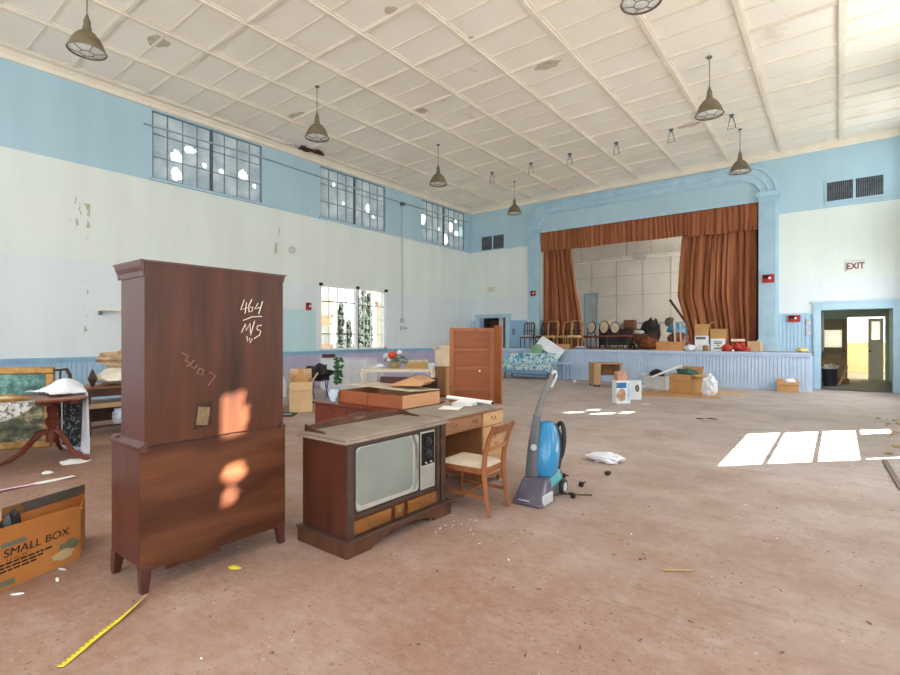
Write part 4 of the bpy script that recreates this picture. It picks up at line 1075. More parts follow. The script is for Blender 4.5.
g = G(); g.tube([(.05, -6.3, -.01), (.05, -3.4, .05), (.05, 0, 0), (.05, 6.2, .02)], .024, 8); g.build('pipe_run', mat('pipe_blue_grey', '8fa2b0', '9fb2be'), cp)
g = G(); g.tube([(.04, 2.17, 0), (.04, 2.17, -4.2)], .02, 8); g.build('drop_pipe', mat('painted_pipe', 'b7c6cc', 'c3d0d6'), cp)
g = G(); g.box(.001, .09, 2.09, 2.25, -.1, .02); g.build('junction_box', M_steeldk, cp)
g = G(); g.box(.001, .09, 2.11, 2.23, -4.3, -4.14); g.box(.001, .07, 2.1, 2.24, -4.56, -4.42); g.box(.001, .05, 2.32, 2.46, -4.52, -4.46); g.build('switch_box', M_lgrey, cp)

# ------------------------------------------------------------------ cartons
def carton(name, label, w, d, h, loc, rz, m, flaps=(), group=None, inside=None, cat='box', closed=False):
    t = thing(name, label, cat, loc, rz, group); k = .006
    g = G()
    if closed: g.box(-w / 2, w / 2, -d / 2, d / 2, 0, h)
    else:
        g.box(-w / 2, w / 2, -d / 2, d / 2, 0, k)
        g.box(-w / 2, w / 2, -d / 2, -d / 2 + k, k, h); g.box(-w / 2, w / 2, d / 2 - k, d / 2, k, h)
        g.box(-w / 2, -w / 2 + k, -d / 2 + k, d / 2 - k, k, h); g.box(w / 2 - k, w / 2, -d / 2 + k, d / 2 - k, k, h)
    g.build('body', m, t)
    for side, ang, ln in flaps:      # ang: 0 stands straight up, 90 lies level outwards
        ww = w if side in 'fb' else d
        g = G(); g.box(-ww / 2 + .004, ww / 2 - .004, -.002, .002, 0, ln)
        rz_ = {'f': 0, 'r': 90, 'b': 180, 'l': 270}[side]
        pos = {'f': (0, -d / 2 + .003, h), 'b': (0, d / 2 - .003, h), 'l': (-w / 2 + .003, 0, h), 'r': (w / 2 - .003, 0, h)}[side]
        g.build('flap', m, t, pos, (R(ang), 0, R(rz_)))
    return t
def blobthing(name, label, cat, loc, rad, m, seed=1, amp=.35, fr=2.2, group=None, sub=3, rz=0):
    g = G(); g.blob((0, 0, rad[2] * .8), rad, seed=seed, amp=amp, fr=fr, sub=sub, floor=0)
    return tag(g.build(name, m, None, loc, (0, 0, rz), smooth=True), label, cat, group)

sb = carton('cardboard_box', 'open brown cardboard moving box with black print at the left edge', .54, .36, .32, (-4.01, .80, 0), R(112), M_cardo, [('b', -4, .07)], 'cardboard boxes')
for v in sb.children[0].data.vertices:                    # the box has been pushed out of square
    k = v.co.y + .18; v.co.x += .72 * k; v.co.y = -.18 + .8 * k
fl_ = sb.children[1]; fl_.location = (.72 * .36, -.18 + .8 * .36, .32)
fl_.data.materials.clear(); fl_.data.materials.append(mat('grey_flap_print', '5a5650', '8a6038', sc=5, lo=.5, hi=.52))
g = G(); g.face([(.27, -.17, .318), (.30, -.10, .316), (.345, -.09, .298), (.355, -.11, .285), (.32, -.15, .305)]); g.build('flap', M_cardo, sb, solid=.004)
g = G(); g.prism([(-.27, .318), (.27, .318), (.255, .345), (.1, .352), (-.27, .362)], 'y', -.181, -.176); g.build('flap', M_cardo, sb)
M_grn = mat('faded_green_print', '5f6a52', '7f7a58', sc=14)
text('lettering', 'SMALL BOX', .064, M_ink, sb, (.005, -.1825, .205), (R(90), 0, 0), .0005, shear=.12, sx=1.12, weight=0)
text('lettering', '1.5 CU FT', .022, M_ink, sb, (-.11, -.1825, .165), (R(90), 0, 0), .0005, sx=1.2)
g = G()
rnd = random.Random(3)
for r_, z in enumerate((.142, .122, .102)):
    x = -.20
    while x < .06 - .03 * r_:
        l = rnd.uniform(.018, .045); g.box(x, x + l, -.1825, -.1803, z, z + .010); x += l + .008
g.build('small_print', M_ink, sb)
g = G(); g.box(-.19, -.06, -.1825, -.1803, .242, .268); g.build('print_strip', M_greyink, sb)
g = G(); g.blob((.205, -.181, .115), (.055, .001, .035), seed=3, amp=.7, fr=3, sub=3); g.blob((.16, -.1812, .07), (.06, .0009, .03), seed=9, amp=.5, fr=3, sub=3, mi=1); g.build('printed_picture', [M_grn, mat('torn_paper', 'b79a72', 'c4a880')], sb)
g = G(); g.box(-.20, -.12, -.1825, -.1803, .02, .055); g.build('recycling_mark', M_grn, sb)
blobthing('black_bag', 'black plastic bag inside the open brown box at the left edge', 'bag', (-4.08, .78, .02), (.10, .08, .19), M_blk, 5)

# yellow barrier tape on the floor by the cabinet foot
M_yel = mat('yellow_tape', 'd8c32a', 'e6d44a', sc=12, rough=.5)
tp = thing('yellow_tape', 'strip of yellow tape lying on the floor by the cabinet foot', 'tape', (-2.7, .69, 0))
pp = [Vector(p) for p in ((0, 0, 0), (-.06, .09, 0), (-.14, .2, 0), (-.21, .30, 0), (-.27, .385, 0), (-.325, .455, 0), (-.36, .49, 0))]
def tapef(u, v):
    k = u * (len(pp) - 1); i = min(int(k), len(pp) - 2); p = pp[i].lerp(pp[i + 1], k - i); w = .030 * (1 - .75 * max(0, u - .62) / .38)
    return (p.x + (v - .5) * w * .8, p.y + (v - .5) * w * .6, .004 + .006 * math.sin(5 * u) ** 2 + .016 * v * max(0, math.sin(PI * (u - .45) * 1.8)))
g = G(); g.sheet(tapef, 36, 3); g.build('ribbon', M_yel, tp, smooth=True, solid=.001)
g = G()
for i in range(16):
    u = .03 + i * .036; a = Vector(tapef(u, .08)); b = Vector(tapef(u, .42)); d_ = Vector((.5, -.8, 0)) * .006
    g.face([a + Vector((0, 0, .0014)), b + Vector((0, 0, .0014)), b + d_ + Vector((0, 0, .0014)), a + d_ + Vector((0, 0, .0014))])
g.build('black_marks', M_ink, tp)

# ------------------------------------------------------------------ left group: pedestal table, painting, sheet, side table
pt = thing('pedestal_table', 'red mahogany pedestal table with splayed feet at the left edge', 'table', (-7.45, 1.3, 0))
def rtop(x0, x1, y0, y1, r, n=6):
    pts = []
    for cx_, cy_, a0 in ((x1 - r, y1 - r, 0), (x0 + r, y1 - r, 90), (x0 + r, y0 + r, 180), (x1 - r, y0 + r, 270)):
        for i in range(n + 1): pts.append((cx_ + r * math.cos(R(a0 + 90 * i / n)), cy_ + r * math.sin(R(a0 + 90 * i / n))))
    return pts
g = G(); g.prism(rtop(-.52, .46, -1.0, .80, .16), 'z', .722, .75); g.build('tabletop', wood('table_top_wood', '6a3a2a', '8a5440', 'y', sc=7, rough=.3), pt, bevel=.008)
g = G(); g.box(-.40, .36, .36, .44, .67, .722); g.box(-.40, .36, .62, .70, .67, .722); g.build('bearer', M_mahog, pt)
for yy in (.53, -.70):
    g = G(); g.lathe([(.06, .20), (.062, .30), (.055, .34), (.04, .36), (.05, .39), (.075, .43), (.078, .47), (.05, .50), (.045, .54), (.06, .57), (.055, .66), (.07, .68)], 20, c=(0, yy, 0)); g.build('pedestal', M_mahog, pt, smooth=True)
    for a in (25, 155, 270) if yy > 0 else (205, 335, 90):
        ca, sa = math.cos(R(a)), math.sin(R(a)); P_ = [(.05, .33), (.12, .32), (.20, .24), (.30, .12), (.40, .055), (.50, .025), (.56, .018)]
        g = G(); g.tube([(q * ca * .95, yy + q * sa * .95, z) for q, z in P_], [.034, .036, .034, .028, .024, .021, .017], 8, flat=(.8, 1.05)); g.build('leg', M_mahog, pt, smooth=True)
pa = thing('framed_painting', 'big gilt framed green landscape painting leaning behind the pedestal table', 'painting', (-8.66, 1.39, 0), R(57)); pa.rotation_euler = (R(-6), 0, R(57))
M_gilt = mat('gilt_frame', '8a6430', 'b5894a', sc=14, rough=.45, metal=.25)
def painting_mat():
    t = Tree('landscape_paint'); z = t.sep()[2]
    up = t.ramp(t.noise(6, (1, 1, 1), 6, .7), [(.35, '1f3a34'), (.5, '3c6f66'), (.65, '7fa79a')])
    lo = t.ramp(t.noise(4.5, (1, 1, 1.4), 6, .7), [(.38, '20281f'), (.52, '5a5a3e'), (.66, 'c0ad90')])
    zz = t.math('ADD', z, t.math('MULTIPLY', t.noise(3), .25))
    return t.out(t.mix(t.math('GREATER_THAN', zz, .82), lo, up), .4, .4)
g = G()
for a, b, c, d in ((-.75, .75, 0, .09), (-.75, .75, .97, 1.06), (-.75, -.66, .09, .97), (.66, .75, .09, .97)): g.box(a, b, -.035, .02, c, d)
g.build('frame', M_gilt, pa, bevel=.015)
g = G(); g.box(-.66, .66, -.012, .0, .09, .97); g.build('canvas', painting_mat(), pa)
fr = thing('gilt_tray_frame', 'shallow gilt frame lying flat on the pedestal table', 'frame', (-7.38, .98, .75), R(4))
g = G()
for a, b, c, d in ((-.32, .30, -.45, -.38), (-.32, .30, .48, .55), (-.32, -.25, -.38, .48), (.23, .30, -.38, .48)): g.box(a, b, c, d, 0, .035)
g.build('frame', M_gilt, fr, bevel=.008)
g = G(); g.box(-.25, .23, -.38, .48, .004, .02); g.build('mount', mat('cream_mount', 'cbb694', 'd8c8aa', sc=3), fr)
def lace_mat():
    t = Tree('white_lace'); c = t.ramp(t.noise(26, (1, 1, 1), 3, .6), [(.42, '77736c'), (.5, 'd2d2ce')]); return t.out(c, .95, .1)
g = G()
def lacef(u, v):
    y = .78 + u * .78; drop = .19 * (1 - (2 * u - 1) ** 2) ** .6 + .01; a = v
    return (-6.975 + .012 * math.sin(30 * u) * v, y, .752 - drop * a) if v > .0 else (-7.0, y, .757)
g.sheet(lacef, 30, 8); tag(g.build('lace_doily', lace_mat(), smooth=True, solid=.003), 'white lace cloth hanging over the front edge of the pedestal table', 'cloth')
sh_ = thing('white_sheet', 'white sheet draped over the right end of the pedestal table to the floor', 'sheet', (-7.6, 2.15, 0))
g = G()
poly = [(-8.02, 1.98), (-7.82, 2.13), (-7.62, 2.165), (-7.42, 2.155), (-7.28, 2.13)]
def pl(t_):
    k = t_ * (len(poly) - 1); i = min(int(k), len(poly) - 2); f_ = k - i; return (poly[i][0] + (poly[i + 1][0] - poly[i][0]) * f_, poly[i][1] + (poly[i + 1][1] - poly[i][1]) * f_)
def hang(u, v):
    x, y = pl(.1 + .9 * u) ; w_ = .022 * math.sin(26 * u + 1.5 * v) + .01 * math.sin(51 * u)
    z = .78 - v * .765
    return (x + 7.6 + .04 * v * (u - .5), y - 2.15 + w_ * (.4 + .6 * v) , max(z, .012))
g.sheet(hang, 48, 22)
def over(u, v):
    x, y = pl(.1 + .9 * u); k = 1 - v
    hgt = .78 + (.16 * math.sin(PI * min(1, u * 1.15)) ** 1.2) * math.sin(PI * min(1, .15 + .85 * v)) * (1 if v < .97 else .2) + .012 * noise.noise(Vector((u * 9, v * 7, 1)))
    return (x + 7.6, y - 2.15 - .36 * v + .022 * math.sin(26 * u) * .4 * k, max(hgt, .758))
g.sheet(over, 40, 20)
g.build('fabric', M_cloth, sh_, smooth=True, solid=.004)
g = G()
def floral(u, v): return (-7.80 + .28 * u, 2.02 + .10 * u + .015 * math.sin(20 * u), .70 - .62 * v)
g.sheet(floral, 16, 12); tag(g.build('floral_cloth', mat('dark_floral', '26302f', '9aa6a4', sc=26, lo=.52, hi=.6), smooth=True, solid=.004), 'dark floral cloth hanging behind the pedestal of the table', 'cloth')
stb = thing('side_table', 'brown wooden side table with lower shelf under piled blankets', 'table', (-9.0, 3.35, 0))
g = G(); g.box(-.34, .36, -.83, .83, .685, .71); g.build('tabletop', M_brownw, stb, bevel=.004)
for x in (-.3, .32):
    for y in (-.79, .79):
        g = G(); g.box(x - .025, x + .025, y - .025, y + .025, 0, .685); g.build('leg', M_darkw, stb)
g = G(); g.box(-.3, .325, -.79, .79, .57, .685); g.build('apron', M_darkw, stb)
g = G(); g.box(-.3, .34, -.79, .79, .44, .47); g.box(.33, .35, -.79, .79, .40, .47); g.build('shelf', wood('pale_shelf_edge', 'a98a62', 'bfa078', 'y', sc=6), stb)
g = G(); g.box(-.3, -.28, -.79, .79, .12, .40); g.box(.30, .33, -.79, .79, .10, .14); g.build('lower_rail', M_darkw, stb)
blobthing('folded_quilt', 'cream folded quilt lying on the side table behind the cabinet', 'quilt', (-8.98, 3.2, .71), (.34, .5, .15), mat('cream_quilt', 'd6cdba', 'e8e0d0', sc=6, bump=.3), 3, .3, 2.5)
blobthing('crumpled_blanket', 'crumpled beige blanket piled on top of the cream quilt', 'blanket', (-9.0, 3.25, .99), (.28, .40, .15), mat('beige_blanket', 'a88a6a', 'cbb090', sc=7, bump=.3), 8, .55, 3.6)
g = G(); g.hexa([(-.05, -.05, .12), (.05, -.05, .12), (.05, .05, .12), (-.05, .05, .12)], [(-.008, -.008, .26), (.008, -.008, .26), (.008, .008, .26), (-.008, .008, .26)]); g.hexa([(-.015, -.015, 0), (.015, -.015, 0), (.015, .015, 0), (-.015, .015, 0)], [(-.05, -.05, .12), (.05, -.05, .12), (.05, .05, .12), (-.05, .05, .12)])
tag(g.build('wooden_finial', M_darkw, None, (-8.85, 2.66, .71)), 'pointed dark wooden finial standing at the left end of the side table', 'finial')
g = G(); g.lathe([(.05, 0), (.075, .05), (.08, .16), (.05, .20), (.055, .23)], 16); tag(g.build('white_jar', mat('white_blue_jar', '8fa2c4', 'e8ecf2', sc=9), None, (-8.70, 2.95, .141), smooth=True), 'white and blue jar on the low rail of the side table', 'jar')
bk = MATS['dark_stained_wood']
def simple_chair(name, label, loc, rz, wm, sm, seat_h=.45, H=.98, w=.42, d=.42, style='splat', group=None):
    t = thing(name, label, 'chair', loc, rz, group); hw = w / 2
    g = G(); g.box(-hw, hw, -d / 2, d / 2, seat_h - .06, seat_h - .012); g.build('seat_frame', wm, t, bevel=.006)
    g = G(); g.hexa([(-hw + .01, -d / 2 + .01, seat_h - .012), (hw - .01, -d / 2 + .01, seat_h - .012), (hw - .03, d / 2 - .03, seat_h - .012), (-hw + .03, d / 2 - .03, seat_h - .012)], [(-hw + .03, -d / 2 + .03, seat_h + .03), (hw - .03, -d / 2 + .03, seat_h + .03), (hw - .05, d / 2 - .05, seat_h + .03), (-hw + .05, d / 2 - .05, seat_h + .03)]); g.build('seat', sm, t, bevel=.012)
    for s in (-1, 1):
        g = G(); g.tube([(s * (hw - .02), -d / 2 + .02, 0), (s * (hw - .02), -d / 2 + .02, seat_h - .05)], [.014, .022], 6); g.build('leg', wm, t)
        g = G(); g.tube([(s * (hw - .025), d / 2 + .03, 0), (s * (hw - .025), d / 2 - .02, seat_h - .05)], [.014, .022], 6); g.build('leg', wm, t)
    if style == 'oval':
        g = G(); c = (seat_h + H) / 2 + .06; rx, rz_ = hw * .78, (H - seat_h) / 2 - .05
        g.tube([(rx * math.cos(2 * PI * k / 24), d / 2 - .0 + .05 * math.sin(2 * PI * k / 24), c + rz_ * math.sin(2 * PI * k / 24)) for k in range(24)], .024, 8, closed=True)
        for s in (-1, 1): g.tube([(s * (hw - .03), d / 2 - .02, seat_h - .06), (s * rx * .8, d / 2 - .03, c - rz_ * .6)], .02, 6)
        g.build('back_frame', wm, t, smooth=True)
        g = G(); g.prism([(rx * .94 * math.cos(2 * PI * k / 24), c + rz_ * .94 * math.sin(2 * PI * k / 24)) for k in range(24)], 'y', d / 2 - .02, d / 2 + .02); g.build('back_pad', mat('cream_back_pad', 'c9b9a0', 'd8cab4', sc=8), t)
    else:
        for s in (-1, 1):
            g = G(); g.tube([(s * (hw - .025), d / 2 - .02, seat_h - .06), (s * (hw - .005), d / 2 + .01, seat_h + .2), (s * (hw - .01), d / 2 + .05, H - .1), (s * (hw - .06), d / 2 + .07, H)], [.026, .026, .026, .024], 6); g.build('back_post', wm, t, smooth=True)
        g = G(); g.tube([(-(hw - .05), d / 2 + .07, H), (-.08, d / 2 + .075, H - .015), (.08, d / 2 + .075, H - .015), (hw - .05, d / 2 + .07, H)], .018, 6); g.build('top_rail', wm, t, smooth=True)
        g = G()
        for x in (-.08, 0, .08): g.box(x - .014, x + .014, d / 2 + .02, d / 2 + .035, seat_h - .02, H - .02)
        g.box(-hw + .03, hw - .03, d / 2 + .02, d / 2 + .04, seat_h + .2, seat_h + .23)
        g.build('splat', M_darkw if style != 'same' else wm, t)
    return t
simple_chair('dining_chair', 'dark wooden chair half hidden behind the framed painting', (-9.55, 2.3, 0), R(60), M_darkw, M_darkw, H=.95)
g = G(); g.blob((0, 0, .004), (.16, .13, .012), seed=2, amp=.5, sub=3, floor=.001); tag(g.build('paper_scrap', M_paper, None, (-7.03, 1.95, 0), smooth=True), 'white paper scrap on the floor under the right foot of the pedestal table', 'paper')
g = G(); g.blob((0, 0, .004), (.07, .05, .01), seed=6, amp=.5, sub=2, floor=.001); tag(g.build('paper_scrap', M_paper, None, (-6.69, 1.6, 0)), 'small white scrap on the floor in front of the pedestal table', 'paper')
rb = thing('pink_ribbon', 'long pink and white strip lying on the floor before the pedestal table', 'ribbon', (-6.28, 1.35, 0))
def rbf(a, b): return lambda u, v: (-.02 + .05 * math.sin(3 * (a + (b - a) * u)) + (v - .5) * (.10 + .05 * math.sin(7 * (a + (b - a) * u))), -.62 + 1.0 * (a + (b - a) * u), .004 + .006 * (1 + math.sin(11 * (a + (b - a) * u) + 3 * v)))
g = G(); g.sheet(rbf(0, .68), 24, 3); g.build('pink_half', mat('pink_strip', 'd9a8c4', 'e6bcd2', sc=4), rb, smooth=True, solid=.002)
g = G(); g.sheet(rbf(.66, 1), 14, 3); g.build('white_half', M_paper, rb, smooth=True, solid=.002)
for i, (x, y, a, lb) in enumerate(((-3.83, .99, .3, 'upper pale wood sliver on the floor right of the brown moving box'), (-3.69, .93, -.2, 'lower pale wood sliver on the floor right of the brown moving box'), (-3.66, .74, .9, 'pale sliver under the front edge of the brown moving box'))):
    g = G(); g.blob((0, 0, .003), (.035, .009, .006), seed=i, amp=.3, sub=2, floor=.001); tag(g.build('wood_sliver', M_paper, None, (x, y, 0), (0, 0, a)), lb, 'sliver', 'pale slivers by the moving box')
g = G(); g.blob((0, 0, .004), (.05, .02, .008), seed=3, amp=.5, sub=2, floor=.001); tag(g.build('yellow_scrap', M_yel, None, (-3.0, 1.66, 0), (0, 0, .4)), 'yellow scrap on the floor under the tall cabinet', 'scrap')

# ------------------------------------------------------------------ middle clutter
tc = carton('cardboard_box', 'tall pale cardboard box with raised flaps right of the cabinet', .43, .40, .58, (-8.43, 6.05, 0), R(55), M_card2, [('b', 12, .24), ('l', 20, .2), ('r', 35, .2), ('f', 172, .16)], 'cardboard boxes')
g = G(); g.prism([(-.2, 0), (.2, 0), (.10, .14), (.05, .2), (.05, .3), (-.03, .33), (-.06, .2), (-.12, .13)], 'y', -.01, .01); tag(g.build('cardboard_piece', M_card, None, (-8.42, 6.04, .52), (R(-6), 0, R(55))), 'peaked piece of brown cardboard sticking out of the tall pale box', 'cardboard')
blobthing('white_bag', 'white rubbish bag between the tall cabinet and the pale box', 'bag', (-9.0, 5.75, 0), (.28, .3, .52), M_cloth, 5, .5)
pf = thing('dark_picture_frame', 'dark frame lying on the floor beside the foot of the pale box', 'frame', (-8.2, 5.45, 0), R(40))
g = G()
for a, b, c, d in ((-.25, .25, -.18, -.14), (-.25, .25, .14, .18), (-.25, -.21, -.14, .14), (.21, .25, -.14, .14)): g.box(a, b, c, d, 0, .03)
g.build('frame', M_blk, pf); g = G(); g.box(-.21, .21, -.14, .14, .002, .012); g.build('picture', mat('teal_print', '5a8a94', 'a8c4c8', sc=6), pf)
stl = thing('folding_stool', 'small folding stool with blue legs under a black bag', 'stool', (-9.65, 7.45, 0), R(40))
for s in (-.16, .16):
    for a in (-1, 1):
        g = G(); g.tube([(s, -.16 * a, 0), (s, .16 * a, .42)], .014, 6); g.build('leg', mat('blue_metal', '3a4f8a', '4a62a0'), stl)
g = G(); g.box(-.2, .2, -.18, .18, .42, .445); g.build('seat', mat('pink_cushion', 'b98aa8', 'c89cb8'), stl, bevel=.006)
blobthing('black_bag', 'black bag heaped on the blue legged folding stool', 'bag', (-9.65, 7.45, .445), (.27, .27, .19), M_blk, 12, .7)
dr_ = thing('white_dresser', 'long white painted dresser below the lower window', 'dresser', (-10.6, 9.15, 0), R(14))
g = G(); g.box(-.75, .75, -.25, .25, .06, .86); g.build('body', mat('white_furniture_paint', 'd6d8dc', 'e4e6ea', sc=2), dr_)
g = G(); g.box(-.79, .79, -.28, .28, .86, .89); g.build('top', mat('lavender_white_top', 'cbc6d6', 'd8d4e0', sc=2), dr_, bevel=.004)
for i in range(3):
    for j in range(3):
        g = G(); g.box(-.73 + .49 * i, -.26 + .49 * i, -.262, -.25, .1 + .25 * j, .33 + .25 * j); d2 = g.build('drawer', MATS['white_furniture_paint'], dr_, bevel=.004)
        g = G(); g.lathe([(.014, 0), (.018, .015), (.006, .02)], 10, mx=Matrix.Translation((-.495 + .49 * i, -.262, .215 + .25 * j)) @ Matrix.Rotation(R(90), 4, 'X')); g.build('knob', M_lgrey, d2)
g = G(); g.box(-.70, .72, -.22, .22, 0, .06); g.build('plinth', MATS['white_furniture_paint'], dr_)
carton('dark_box', 'small dark box standing on the left end of the white dresser', .22, .3, .10, (-11.2, 8.95, .89), R(14), M_darkw, closed=True)
gar = thing('ivy_garland', 'green ivy garland hanging down the front of the white dresser', 'garland', (-10.15, 8.35, 0))
g = G(); g.tube([(.05, 0, .86), (.07, .02, .6), (.05, .05, .3)], .01, 6); g.build('stem', M_bark, gar)
g = G(); rnd = random.Random(4)
for k in range(60):
    z = rnd.uniform(.28, .92); g.blob((.07 + rnd.uniform(-.05, .07), rnd.uniform(-.09, .11), z), (.05, .05, .035), seed=k, amp=.4, sub=1)
g.build('leaves', mat('ivy_green', '2f5a36', '4f8050', sc=20), gar)
va = thing('french_writing_table', 'cream french style table with curved legs and scroll brackets', 'table', (-7.82, 8.2, 0), R(35))
M_fc = mat('cream_french_paint', 'd8cdb4', 'e6dcc6', sc=4)
g = G(); g.box(-.80, .80, -.28, .28, .735, .755); g.build('tabletop', M_fc, va, bevel=.006)
for sx in (-1, 1):
    for sy in (-1, 1):
        g = G(); g.tube([(sx * .76, sy * .24, .735), (sx * .785, sy * .255, .62), (sx * .76, sy * .245, .40), (sx * .735, sy * .235, .15), (sx * .76, sy * .25, .0)], [.028, .026, .019, .014, .017], 8); g.build('leg', M_fc, va, smooth=True)
    g = G(); g.tube([(sx * .76, -.25, .60), (sx * .60, -.255, .715), (sx * .40, -.255, .70), (sx * .30, -.255, .60), (sx * .30, -.255, .735)], .012, 6); g.build('scroll_bracket', M_fc, va, smooth=True)
g = G(); g.box(-.76, .76, -.26, -.24, .69, .735); g.box(-.76, .76, .24, .26, .69, .735); g.build('apron', M_fc, va)
def on_va(x, y, z=.755):
    c_, s_ = math.cos(R(35)), math.sin(R(35)); return (-7.82 + x * c_ - y * s_, 8.2 + x * s_ + y * c_, z)
fb = thing('flower_basket', 'basket of silk flowers with one red bloom on the cream table', 'flower basket', on_va(-.08, .0))
g = G(); g.lathe([(.09, 0), (.13, .06), (.15, .14), (.14, .15)], 18); g.build('basket', mat('wicker', '8d7a5c', 'b09c78', sc=40), fb)
g = G(); rnd = random.Random(2)
for k in range(34): g.blob((rnd.uniform(-.28, .22), rnd.uniform(-.14, .14), rnd.uniform(.12, .30)), (.06, .06, .035), seed=k, amp=.6, sub=1)
g.build('leaves', mat('grey_green_leaves', '5a6a52', '8f9a84', sc=14), fb)
g = G(); g.blob((.02, -.10, .30), (.095, .095, .085), seed=3, amp=.35, fr=4, sub=3); g.build('red_bloom', mat('red_silk', 'b83a34', 'd8604a', sc=12), fb, smooth=True)
g = G()
for p in ((-.2, -.08, .28), (.12, .02, .36), (-.05, -.12, .2)): g.blob(p, (.06, .06, .05), seed=8, amp=.4, fr=4, sub=2)
g.build('white_bloom', M_cloth, fb, smooth=True)
wb = thing('wicker_tray', 'tan wicker basket of oddments at the right end of the cream table', 'basket', on_va(.45, -.02), R(35))
g = G(); g.hexa([(-.22, -.15, 0), (.22, -.15, 0), (.22, .15, 0), (-.22, .15, 0)], [(-.27, -.18, .13), (.27, -.18, .13), (.27, .18, .13), (-.27, .18, .13)]); g.build('basket', mat('tan_wicker', 'a8844e', 'c6a468', sc=40), wb)
g = G()
for k in range(5): g.blob((-.16 + .08 * k, 0, .15), (.07, .1, .05), seed=k, amp=.4, sub=2)
g.build('oddments', mat('pale_oddments', 'b9a888', 'dcd0b8', sc=9), wb)
g = G(); g.lathe([(.06, 0), (.085, .03), (.09, .10), (.07, .13)], 18); tag(g.build('glass_bowl', mat('blue_grey_glass', 'a9bcc4', 'd3dfe3', sc=8, rough=.15), None, on_va(.755, -.18), smooth=True), 'small blue grey glass bowl at the right corner of the cream table', 'bowl')
sheetpile('paper_stack', 'untidy white papers at the left end of the cream table', 'papers', on_va(-.55, .0), .36, .3, 12, R(35))
blobthing('white_cloth', 'white cloth lying among papers on the cream table', 'cloth', on_va(-.42, .12), (.12, .12, .06), M_cloth, 6, .5)
pk = carton('pink_box', 'dusty pink box on the floor under the cream table', .5, .32, .42, (-8.35, 8.15, 0), R(35), mat('dusty_pink', 'c88fae', 'd6a4be', sc=2), closed=True)
carton('cardboard_box', 'brown box on the floor under the right half of the cream table', .56, .34, .52, (-7.55, 8.5, 0), R(35), M_cardo, closed=True, group='cardboard boxes')
# low dresser with a long drawer box lying on it
lw = thing('low_dresser', 'low dark dresser behind the television', 'dresser', (-5.15, 4.95, 0))
g = G(); g.box(-.72, .70, -.50, .60, .07, .52); g.build('body', mat('dark_red_wood', '5a3026', '754034', sc=4), lw, bevel=.004)
g = G(); g.box(-.75, .73, -.53, .64, .52, .545); g.build('top', M_mahog, lw, bevel=.004)
for a, b in ((-.70, -.02), (.0, .68)):
    for z0 in (.1, .31):
        g = G(); g.box(a, b, -.512, -.50, z0, z0 + .19); d2 = g.build('drawer', M_mahog, lw, bevel=.004)
        g = G(); g.lathe([(.014, 0), (.018, .015), (.006, .02)], 10, mx=Matrix.Translation(((a + b) / 2, -.512, z0 + .1)) @ Matrix.Rotation(R(90), 4, 'X')); g.build('knob', M_brass, d2)
for sx in (-.68, .66):
    for sy in (-.46, .44):
        g = G(); g.box(sx - .03, sx + .03, sy - .03, sy + .03, 0, .07); g.build('leg', M_mahog, lw)
db_ = thing('wooden_box', 'long orange brown open wooden box lying on the low dresser', 'box', (-4.95, 4.98, .545))
g = G(); g.box(-.62, .60, -.36, -.34, 0, .165); g.build('front_board', M_cedar if False else wood('drawer_front_wood', '8f4a2c', 'ad6440', 'x', sc=6), db_, bevel=.003)
g = G(); g.box(.58, .60, -.34, .40, 0, .165); g.build('end_board', wood('drawer_end_wood', 'c08a5e', 'd2a074', 'y', sc=6), db_)
g = G(); g.box(-.62, -.60, -.34, .40, 0, .165); g.box(-.60, .58, .38, .40, 0, .165); g.box(-.60, .58, -.34, .38, 0, .012); g.build('carcass', M_oak, db_)
g = G(); g.box(-.024, -.016, -.3625, -.36, 0, .165); g.build('seam', M_darkw, db_)
g = G(); g.box(-.58, .60, -.3, .38, -.006, .006); tag(g.build('mirror_board', mat('pale_board', 'b9a88c', 'cdbfa6', sc=2), None, (-4.97, 5.02, .765), (R(-3), R(2), R(4))), 'thin pale board lying across the long wooden box', 'board')
g = G(); g.hexa([(-.55, -.04, 0), (.62, -.04, 0), (.62, .0, 0), (-.55, .0, 0)], [(-.5, -.04, .30), (.6, -.04, .33), (.6, .0, .33), (-.5, .0, .30)]); tag(g.build('dark_plank', M_darkw, None, (-5.1, 5.52, .546), (R(-3), 0, R(2))), 'dark brown plank standing behind the pale board on the dresser', 'plank')
g = G(); g.prism([(-.25, 0), (.22, .0), (.3, .05), (.1, .12)], 'y', -.2, .2); tag(g.build('wood_wedge', MATS['drawer_end_wood'], None, (-4.68, 5.15, .80), (0, 0, R(20))), 'broken tan wood wedge on the pale board at its right end', 'wood piece')
g = G(); g.sheet(lambda u, v: (-.10 + .2 * u + .02 * math.sin(6 * v), -.02 - .012 * math.sin(9 * u), -.24 * v * (1 - abs(u - .5) * 1.5) + .02), 12, 10); tag(g.build('blue_rag', mat('pale_blue_rag', 'b4c2d8', 'd0dae8', sc=5), None, (-5.62, 4.60, .70), smooth=True, solid=.004), 'pale blue rag hanging over the left end of the long wooden box', 'rag')
bc = thing('brown_cabinet', 'narrow brown cabinet under an open carton behind the panelled board', 'cabinet', (-7.72, 9.75, 0), R(40))
g = G(); g.box(-.26, .26, -.24, .24, .04, .74); g.build('body', wood('dull_brown_box_wood', '7a5634', '946c44', 'z', sc=5), bc); g = G(); g.box(-.25, .25, -.23, .23, 0, .04); g.build('plinth', M_darkw, bc)
g = G(); g.box(.02, .26, -.252, -.24, .06, .72); g.build('door', M_card, bc)
carton('open_carton', 'pale open carton with spread flaps on the narrow brown cabinet', .38, .34, .34, (-7.72, 9.75, .74), R(25), M_cardw, [('l', 35, .22), ('r', 8, .2), ('b', 5, .18), ('f', 10, .08)], 'cardboard boxes')
